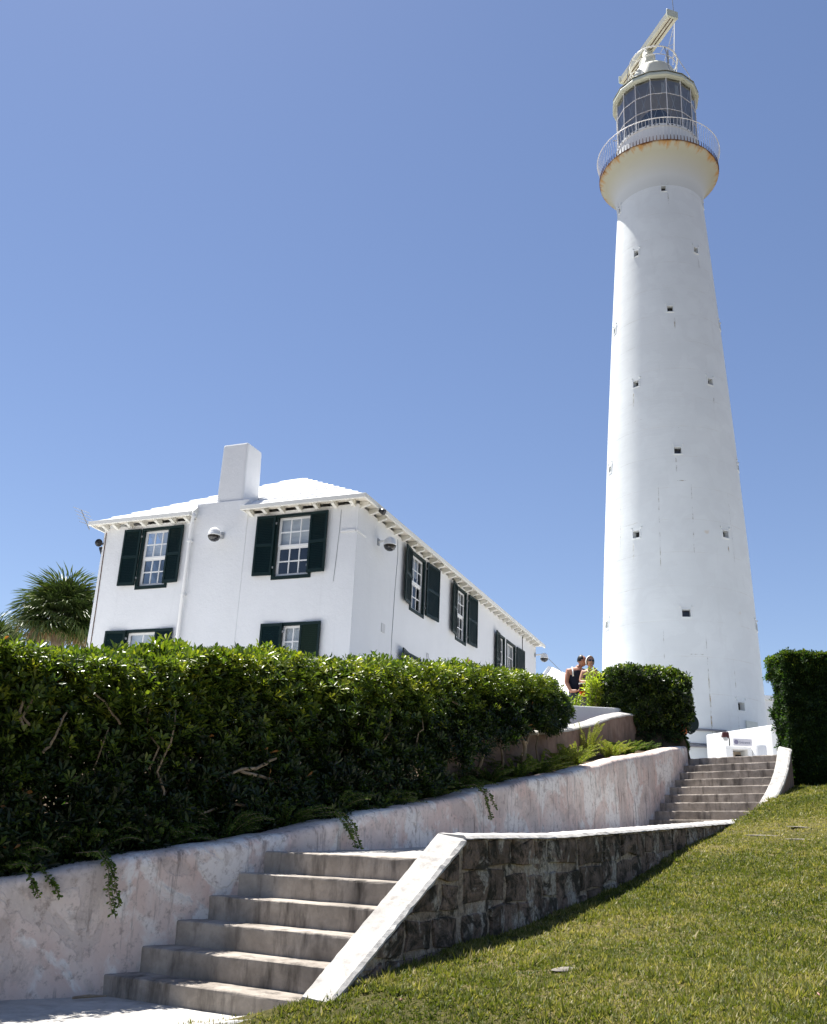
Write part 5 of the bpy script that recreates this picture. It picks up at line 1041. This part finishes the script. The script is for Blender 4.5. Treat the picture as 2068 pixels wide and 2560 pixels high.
T = np.clip(0.54 + tuftT + 0.22 * patch + 0.10 * vnoise(X, Y, 3.1, 7.0) + 0.30 * bare + rng.normal(0, 0.14, n) + 0.40 * (rng.uniform(size=n) > 0.90), 0, 1)
tag(link('grass', np_mesh('grass', V, F, {'tint': np.repeat(T, 3)}, GRASS)), 'short sunlit lawn grass with dry patches', 'grass', kind='stuff')
# a flat stone in the lawn, a few pale stones and leaves
def rock(name, label, x, y, sx, sy, sz, seed, mat, cat='stone', group=None):
    m = MB(); n = 10; pr = []
    r = random.Random(seed)
    for i in range(5):
        ph = math.pi / 2 * i / 4; row = []
        for k in range(n): a = 2 * math.pi * k / n; q = 1 + 0.22 * fbm(math.cos(a) * 1.5, math.sin(a) * 1.5, seed); row.append((math.cos(a) * math.cos(ph) * sx * q, math.sin(a) * math.cos(ph) * sy * q, math.sin(ph) * sz - 0.006))
        pr.append(row + [row[0]])
    o = m.grid(pr).build(name, mat, smooth=True); o.location = (x, y, lawn_z(x, y)); o.rotation_euler = (0, 0, r.uniform(0, 3)); return tag(o, label, cat, group)
STONE = m_conc('pale_stone', (0.27, 0.245, 0.21), (0.19, 0.17, 0.145), (0.09, 0.08, 0.07), 0.5, 5)
rock('flat_stone', 'flat grey stone set in the lawn near the foot of the stone wall', 1.13, 6.72, 0.125, 0.06, 0.02, 1, STONE)
for i, (x, y, s) in enumerate([(4.9, 13.1, 0.35), (5.6, 13.6, 0.4), (6.4, 13.3, 0.3), (5.2, 12.6, 0.3), (6.6, 14.2, 0.3)]): rock('stone_patch', ['leftmost worn stony patch in the dry upper lawn', 'longest worn stony patch in the middle of the dry upper lawn', 'worn stony patch right of the longest one in the upper lawn', 'lowest worn stony patch in the dry upper lawn', 'highest worn stony patch in the upper lawn'][i], x, y, s, 0.07, 0.012, 20 + i, STONE, 'stone', 'worn stone patches in the lawn')
for i, (x, y) in enumerate([(0.05, 6.25), (1.62, 6.45), (2.35, 5.75)]): rock('fallen_leaf', ['curled brown leaf on the grass near the stone wall', 'pale dry leaf on the grass beside the flat stone', 'pinkish scrap on the grass at the bottom right'][i], x, y, 0.022, 0.013, 0.016, 40 + i, m_plain('dry_leaf', ((0.12, 0.05, 0.02), (0.5, 0.35, 0.2), (0.55, 0.25, 0.25))[i]), 'leaf')
# twig and leaf litter on the pavement
tag(MB().tube([(-2.15, 7.05, -1.03), (-2.05, 7.08, -1.02), (-1.95, 7.16, -1.025)], [0.008, 0.012, 0.005], 6).build('fallen_twig', BARK), 'brown twig lying on the pavement at the foot of the wall', 'twig')

# ------------------------------------------------------------------ palm
pc = Vector((-9.80, 26.0, 5.80)); palm = thing('fan_palm', 'fan palm with dense green crown and dry hanging fronds left of the house', 'palm', (pc.x, pc.y, 2.2))
MB().tube([(pc.x, pc.y, 2.0), (pc.x + 0.05, pc.y, 4.0), (pc.x, pc.y, 5.6)], [0.20, 0.17, 0.20], 12).build('trunk', BARK, palm, smooth=True, off=palm.location)
def frond_mesh(seed, dead):
    rng = np.random.default_rng(seed); k = 30; Ps, Ds, Ns, Ls, Ws, Ts = [], [], [], [], [], []
    pet = 0.55 if not dead else 0.40; R_ = 0.85 if not dead else 0.70
    for i in range(k):
        a = math.radians(-115 + 230 * i / (k - 1)); d = np.array([math.cos(a), math.sin(a), 0.0]); d = d + np.array([0, 0, -0.25 * abs(math.sin(a)) + (0.05 if not dead else -0.2)]); L = R_ * (1 - 0.25 * abs(a) / 2.0) * rng.uniform(0.85, 1.1)
        base = np.array([pet, 0, 0.0]); d = d / np.linalg.norm(d); m1 = base + d * L * 0.55
        Ps.append(base); Ds.append(d); Ns.append([0, 0.35 * math.sin(a) * (-1 if i % 2 else 1), 1]); Ls.append(L * 0.62); Ws.append(0.075); 
        d2 = d + np.array([0, 0, -0.55 - 0.5 * rng.uniform() - (0.5 if dead else 0)]); Ps.append(m1); Ds.append(d2); Ns.append([0, 0, 1]); Ls.append(L * 0.5); Ws.append(0.035)
        t = rng.uniform(0.15, 0.55) if not dead else rng.uniform(0.72, 1.0); Ts += [t, min(1, t + 0.12)]
    v, f, t = leaf_arrays(np.array(Ps), np.array(Ds), np.array(Ns, float), np.array(Ls), np.array(Ws), np.array(Ts), 0.5, 0.12)
    m = MB().tube([(0, 0, 0), (pet * 0.5, 0, 0.03), (pet, 0, 0)], [0.018, 0.013, 0.010], 5); tv = np.array(m.v); o = len(v); tri = []
    for q in m.f:
        for i in range(1, len(q) - 1): tri.append((q[0] + o, q[i] + o, q[i + 1] + o))
    return np_mesh('frond', np.concatenate([v, tv]), np.concatenate([f, np.array(tri)]), {'tint': np.r_[t, np.full(len(tv), 0.7 if not dead else 0.95)]}, PALML)
fm = [frond_mesh(60 + i, False) for i in range(4)]; fd = [frond_mesh(70 + i, True) for i in range(3)]
r = random.Random(3)
for i in range(84):
    el = rad(84 - 112 * (i / 83) ** 0.85); az = i * 2.39996 + r.uniform(-0.2, 0.2); dead = (el < rad(-14) and r.random() < 0.45) or (el < rad(8) and r.random() < 0.12)
    o = link('frond', (fd if dead else fm)[i % (3 if dead else 4)], palm); o.location = (pc.x - palm.location.x, pc.y - palm.location.y, pc.z - palm.location.z - 0.15); sc_ = r.uniform(1.0, 1.28); o.scale = (sc_,) * 3; o.rotation_euler = (r.uniform(-0.5, 0.5), -el, az)
    o.rotation_mode = 'XYZ'
pc2 = Vector((-12.0, 26.8, 5.0)); palm2 = thing('fan_palm', 'second lower fan palm with brown fronds cut by the left edge', 'palm', (pc2.x, pc2.y, 2.2))
MB().tube([(pc2.x, pc2.y, 2.0), (pc2.x, pc2.y, 4.8)], [0.2, 0.2], 12).build('trunk', BARK, palm2, smooth=True, off=palm2.location)
for i in range(38):
    el = rad(80 - 115 * (i / 37) ** 0.9); az = i * 2.39996 + 1; dead = el < rad(12)
    o = link('frond', (fd if dead else fm)[i % 3], palm2); o.location = (0, 0, pc2.z - 2.2 - 0.15); o.rotation_euler = (r.uniform(-0.5, 0.5), -el, az)

# ------------------------------------------------------------------ pot, hose reel beside the wall end
root = thing('plant_pot', 'orange terracotta pot half hidden under the bush at the wall end', 'pot', (6.02, 20.65, 2.58))
MB().lathe([(0.0, 0.0), (0.11, 0.0), (0.155, 0.19), (0.175, 0.19), (0.175, 0.245), (0.15, 0.25), (0.14, 0.2), (0.0, 0.2)], 20).build('pot_body', TERRA, root, smooth=False)
for k in range(3): MB().tube([(0.03 * (k - 1), 0, 0.2), (0.05 * (k - 1), 0, 0.34), (0.10 * (k - 1), 0, 0.42)], 0.016, 6).build('plant_stem', BARK, root)
root = thing('hose_reel', 'dark green round hose reel hanging beside the rounded bush', 'hose reel', (6.20, 20.62, 2.60))
m = MB(); 
for i in range(7): m.tube([(0.03 * (i % 3), 0.28 * 0 + (0.07 + 0.018 * i) * math.cos(a) * 0.75 + 0.0, 0.22 + (0.10 + 0.02 * i) * math.sin(a)) for a in np.linspace(0, 2 * math.pi, 25)], 0.022, 6, cap=False)
o = m.build('hose_coil', TEAL, root, smooth=True); o.rotation_euler = (0, 0, rad(-62))
m = MB(); m.tube([(-0.03, 0, 0.22), (0.10, 0, 0.22)], 0.17, 20); o = m.build('reel_drum', TEAL, root); o.rotation_euler = (0, 0, rad(-62))
tag(MB().tube([(0.4, 13.3, 1.30), (1.5, 14.9, 1.48), (2.3, 16.2, 1.63), (3.6, 18.4, 2.0)], 0.035, 8).build('irrigation_pipe', PIPE, smooth=True), 'dark pipe lying along the bed behind the hedge trunk', 'pipe')

# ------------------------------------------------------------------ the couple
SKIN = m_plain('tanned_skin', (0.42, 0.20, 0.13), 0.5, 0.4, var=0.08); SKIN2 = m_plain('light_tan_skin', (0.50, 0.27, 0.18), 0.5, 0.4, var=0.08)
def skinned(name, root, joints, edges, mat, sub=2, parent=None):
    me = bpy.data.meshes.new(name); me.from_pydata([j[:3] for j in joints], edges, []); o = bpy.data.objects.new(name, me); COL.objects.link(o); o.parent = parent or root; me.materials.append(mat)
    sk = o.modifiers.new('skin', 'SKIN'); sk.use_smooth_shade = True
    lay = me.skin_vertices[0] if me.skin_vertices else None
    if lay is None:
        bpy.context.view_layer.objects.active = o; bpy.ops.mesh.customdata_skin_add(); lay = me.skin_vertices[0]
    for i, j in enumerate(joints): lay.data[i].radius = (j[3], j[4] if len(j) > 4 else j[3])
    lay.data[0].use_root = True
    s_ = o.modifiers.new('sub', 'SUBSURF'); s_.levels = sub; s_.render_levels = sub; return o
def head(root, c, r, mat, yaw):
    m = MB(); P = []
    for i in range(17):
        ph = math.pi * (i / 16 - 0.5); row = []
        for k in range(25):
            a = 2 * math.pi * k / 24; x, y, z = math.cos(a) * math.cos(ph), math.sin(a) * math.cos(ph), math.sin(ph)
            jaw = 1 - 0.30 * max(0, -z) ** 1.2; fx = x * 0.82 * jaw; fy = y * 0.95 * (1 - 0.12 * max(0, -z)); fz = z * 1.22
            if y < -0.75 and abs(x) < 0.25 and -0.45 < z < 0.15: fy -= 0.16 * (1 - abs(x) / 0.25) * (1 if z < -0.1 else 0.6)
            if y < -0.6 and -0.75 < z < -0.55 and abs(x) < 0.35: fy -= 0.05
            row.append((fx * r, fy * r, fz * r))
        P.append(row)
    o = m.grid(P).build('head', mat, root, smooth=True); o.location = c; o.rotation_euler = (0, 0, yaw)
    for s_ in (-1, 1):
        e = MB(); e.lathe([(0.0, -0.02), (0.02, -0.015), (0.026, 0.0), (0.018, 0.018), (0.0, 0.02)], 10); eo = e.build('ear', mat, o, smooth=True); eo.location = (s_ * 0.82 * r, 0.0, 0.0); eo.scale = (0.5, 0.9, 1.5)
    return o
def hand(root, wrist, dirv, mat, s=1.0):
    """palm and five bent fingers as separate short chains"""
    d = Vector(dirv).normalized(); up = Vector((0, -1, 0.2)).normalized(); side = d.cross(up).normalized(); up = side.cross(d); w = Vector(wrist); J = [(*w, 0.022 * s, 0.017 * s), (*(w + d * 0.045 * s), 0.033 * s, 0.015 * s), (*(w + d * 0.08 * s), 0.036 * s, 0.014 * s)]; E = [(0, 1), (1, 2)]
    for k, (off, L) in enumerate(((-0.028, 0.06), (-0.010, 0.072), (0.010, 0.068), (0.027, 0.054))):
        b = w + d * 0.085 * s + side * off * s; i = len(J); J += [(*b, 0.0085 * s), (*(b + d * L * 0.5 * s + up * 0.006), 0.008 * s), (*(b + d * L * 0.9 * s + up * 0.03 * s), 0.0065 * s)]; E += [(2, i), (i, i + 1), (i + 1, i + 2)]
    b = w + d * 0.03 * s + side * -0.036 * s; i = len(J); J += [(*b, 0.010 * s), (*(b + d * 0.03 * s - side * 0.018 * s + up * 0.015 * s), 0.009 * s), (*(b + d * 0.06 * s - side * 0.018 * s + up * 0.03 * s), 0.0075 * s)]; E += [(1, i), (i, i + 1), (i + 1, i + 2)]
    return skinned('hand', root, J, E, mat, 1)
# woman: faces the camera, one hand at her mouth
wl_ = Vector((4.19, 21.35, 2.62)); woman = thing('person', 'person in sunglasses and white headband with a hand raised to the mouth', 'person', wl_)
J = [(0, 0, 0.92, 0.15, 0.11), (0, 0, 1.06, 0.125, 0.095), (0, 0.0, 1.22, 0.14, 0.10), (0, 0, 1.34, 0.13, 0.085), (0, 0, 1.41, 0.055, 0.055), (0, -0.01, 1.50, 0.048, 0.05),
     (-0.16, 0.0, 1.345, 0.055), (-0.23, -0.05, 1.12, 0.042), (-0.10, -0.20, 1.10, 0.034), (0.03, -0.22, 1.20, 0.026),
     (0.16, 0.0, 1.345, 0.055), (0.22, -0.06, 1.14, 0.042), (0.16, -0.15, 1.32, 0.034), (0.06, -0.175, 1.43, 0.026),
     (-0.09, 0, 0.82, 0.10), (-0.09, 0, 0.45, 0.062), (-0.09, 0.01, 0.08, 0.042), (-0.09, -0.12, 0.03, 0.035), (0.09, 0, 0.82, 0.10), (0.09, 0, 0.45, 0.062), (0.09, 0.01, 0.08, 0.042), (0.09, -0.12, 0.03, 0.035)]
E_ = [(0, 1), (1, 2), (2, 3), (3, 4), (4, 5), (3, 6), (6, 7), (7, 8), (8, 9), (3, 10), (10, 11), (11, 12), (12, 13), (0, 14), (14, 15), (15, 16), (16, 17), (0, 18), (18, 19), (19, 20), (20, 21)]
skinned('body', woman, J, E_, SKIN2); hand(woman, (0.06, -0.175, 1.43), (-0.55, 0.05, 0.75), SKIN2); hand(woman, (0.03, -0.22, 1.20), (0.7, 0.1, 0.6), SKIN2)
hd_ = head(woman, (0, -0.035, 1.585), 0.102, SKIN2, rad(12))
HAIR = m_plain('dark_blonde_hair', (0.22, 0.13, 0.06), 0.5, 0.4, var=0.4, scale=30); BHAIR = m_plain('black_hair', (0.012, 0.011, 0.011), 0.5, 0.4)
def hair(root, c, r, mat, yaw, long, front=-0.35, nape=-0.5):
    P = []
    for i in range(15):
        ph = math.pi / 2 - (math.pi * (0.56 + (0.12 if long else 0))) * i / 14; row = []
        for k in range(21):
            a = math.pi * (-0.12) + math.pi * 1.24 * k / 20; x, y, z = math.cos(a) * math.cos(ph), math.sin(a) * math.cos(ph), math.sin(ph); g_ = 1.05 + 0.02 * math.sin(k * 2.3)
            row.append((x * 0.86 * r * g_, (y * 0.98 + 0.02) * r * g_, z * 1.24 * r * g_))
        P.append(row)
    m = MB().grid(P); o = m.build('hair', mat, root, smooth=True); o.location = c; o.rotation_euler = (0, 0, yaw); so = o.modifiers.new('solid', 'SOLIDIFY'); so.thickness = 0.012; so.offset = 1; return o
hair(woman, (0, -0.035, 1.59), 0.104, HAIR, rad(12), True)
def band_part(name, root, c, r, w_, mat, a0, a1, tilt, yaw, zo=0.0, t=0.006):
    P = [];  
    for k in range(25):
        a = rad(a0 + (a1 - a0) * k / 24); x, z = math.cos(a) * r * 0.9, math.sin(a) * r * 1.26; P.append([(x, -w_ / 2, z), (x * 1.06, -w_ / 2, z * 1.05), (x * 1.06, w_ / 2, z * 1.05), (x, w_ / 2, z), (x, -w_ / 2, z)])
    o = MB().grid(P).build(name, mat, root, smooth=True); o.location = c; o.rotation_euler = (tilt, 0, yaw); return o
band_part('headband', woman, (0, -0.045, 1.585), 0.106, 0.045, m_plain('white_cloth', (0.8, 0.78, 0.74)), -25, 205, rad(14), rad(12))
m = MB()
for s_ in (-1, 1): m.hexa([(s_ * 0.012, -0.108, -0.022), (s_ * 0.070, -0.086, -0.020), (s_ * 0.070, -0.080, -0.020), (s_ * 0.012, -0.100, -0.022), (s_ * 0.010, -0.108, 0.022), (s_ * 0.074, -0.086, 0.024), (s_ * 0.074, -0.080, 0.024), (s_ * 0.010, -0.100, 0.022)]); m.bar((s_ * 0.074, -0.083, 0.012), (s_ * 0.086, 0.0, 0.012), 0.006)
m.bar((-0.012, -0.104, 0.01), (0.012, -0.104, 0.01), 0.006); o = m.build('sunglasses', SMOKED, woman); o.location = (0, -0.04, 1.60); o.rotation_euler = (0, 0, rad(12))
# dress
def garment(name, root, rings, mat, n=24):
    P = []
    for (z, rx, ry, cx, cy) in rings: P.append([(cx + rx * math.cos(2 * math.pi * k / n), cy + ry * math.sin(2 * math.pi * k / n), z) for k in range(n + 1)])
    return MB().grid(P).build(name, mat, root, smooth=True)
garment('sundress', woman, [(0.55, 0.24, 0.20, 0, 0), (0.80, 0.21, 0.17, 0, 0), (0.95, 0.175, 0.135, 0, 0), (1.06, 0.15, 0.12, 0, 0), (1.18, 0.165, 0.13, 0, 0), (1.27, 0.165, 0.125, 0, 0)], m_plain('striped_dark_dress', (0.10, 0.09, 0.10), 0.8, 0.2, var=0.5, scale=20))
# man: behind her at the left, back turned, head bent towards her
ml = Vector((3.92, 21.55, 2.60)); man = thing('person', 'person in a dark sleeveless top seen from behind beside the partner', 'person', ml)
J = [(0, 0, 0.95, 0.155, 0.12), (0, 0, 1.12, 0.15, 0.11), (0, 0.0, 1.30, 0.175, 0.12), (0.0, 0, 1.42, 0.15, 0.10), (0.04, 0, 1.49, 0.065, 0.065), (0.09, -0.01, 1.57, 0.058, 0.06),
     (-0.19, 0.0, 1.415, 0.072), (-0.25, -0.06, 1.15, 0.052), (-0.16, -0.16, 0.93, 0.042), (-0.03, -0.24, 0.93, 0.030), (0.19, 0.02, 1.415, 0.072), (0.30, -0.12, 1.22, 0.052), (0.34, -0.28, 1.08, 0.042), (0.33, -0.33, 1.05, 0.030),
     (-0.10, 0, 0.85, 0.11), (-0.10, 0, 0.47, 0.07), (-0.10, 0.02, 0.09, 0.048), (-0.10, -0.13, 0.035, 0.04), (0.10, 0, 0.85, 0.11), (0.10, 0, 0.47, 0.07), (0.10, 0.02, 0.09, 0.048), (0.10, -0.13, 0.035, 0.04)]
skinned('body', man, J, E_, SKIN); hand(man, (-0.03, -0.24, 0.93), (0.9, -0.2, 0.1), SKIN, 1.1); hand(man, (0.33, -0.33, 1.05), (-0.5, -0.5, -0.2), SKIN, 1.1)
head(man, (0.14, -0.02, 1.655), 0.106, SKIN, rad(75)); hair(man, (0.13, -0.015, 1.668), 0.107, BHAIR, rad(75), False)
garment('tank_top', man, [(0.90, 0.185, 0.145, 0, 0), (1.05, 0.18, 0.14, 0, 0), (1.20, 0.195, 0.145, 0, 0), (1.33, 0.19, 0.14, 0.02, 0), (1.42, 0.15, 0.12, 0.04, 0)], m_plain('navy_cloth', (0.018, 0.020, 0.032), 0.85, 0.1))
for x_ in (-0.10, 0.12): MB().tube([(x_, -0.135, 1.28), (x_ * 1.02, -0.115, 1.40), (x_, -0.02, 1.50), (x_, 0.10, 1.40)], 0.018, 6).build('strap', m_plain('white_trim', (0.75, 0.75, 0.75)), man, smooth=True)
garment('shorts', man, [(0.52, 0.24, 0.15, 0, 0), (0.80, 0.21, 0.15, 0, 0), (0.93, 0.18, 0.14, 0, 0)], m_plain('grey_shorts', (0.05, 0.06, 0.08), 0.85, 0.1))
root = thing('shoulder_bag', 'dark red shoulder bag with white edge and orange base held by the couple', 'bag', (4.02, 21.18, 3.50))
m = MB(); m.box((-0.11, -0.05, 0.0), (0.12, 0.05, 0.16)); m.build('bag_body', m_plain('dark_red_leather', (0.05, 0.012, 0.016)), root, bevel=0.02)
m = MB(); m.box((-0.115, -0.055, 0.161), (0.125, 0.055, 0.185)); m.build('white_edge', m_plain('white_piping', (0.8, 0.8, 0.8)), root, bevel=0.008)
m = MB(); m.box((-0.10, -0.055, -0.09), (0.02, 0.055, -0.001)); m.build('orange_base', m_plain('orange_cloth', (0.75, 0.12, 0.02)), root, bevel=0.015)
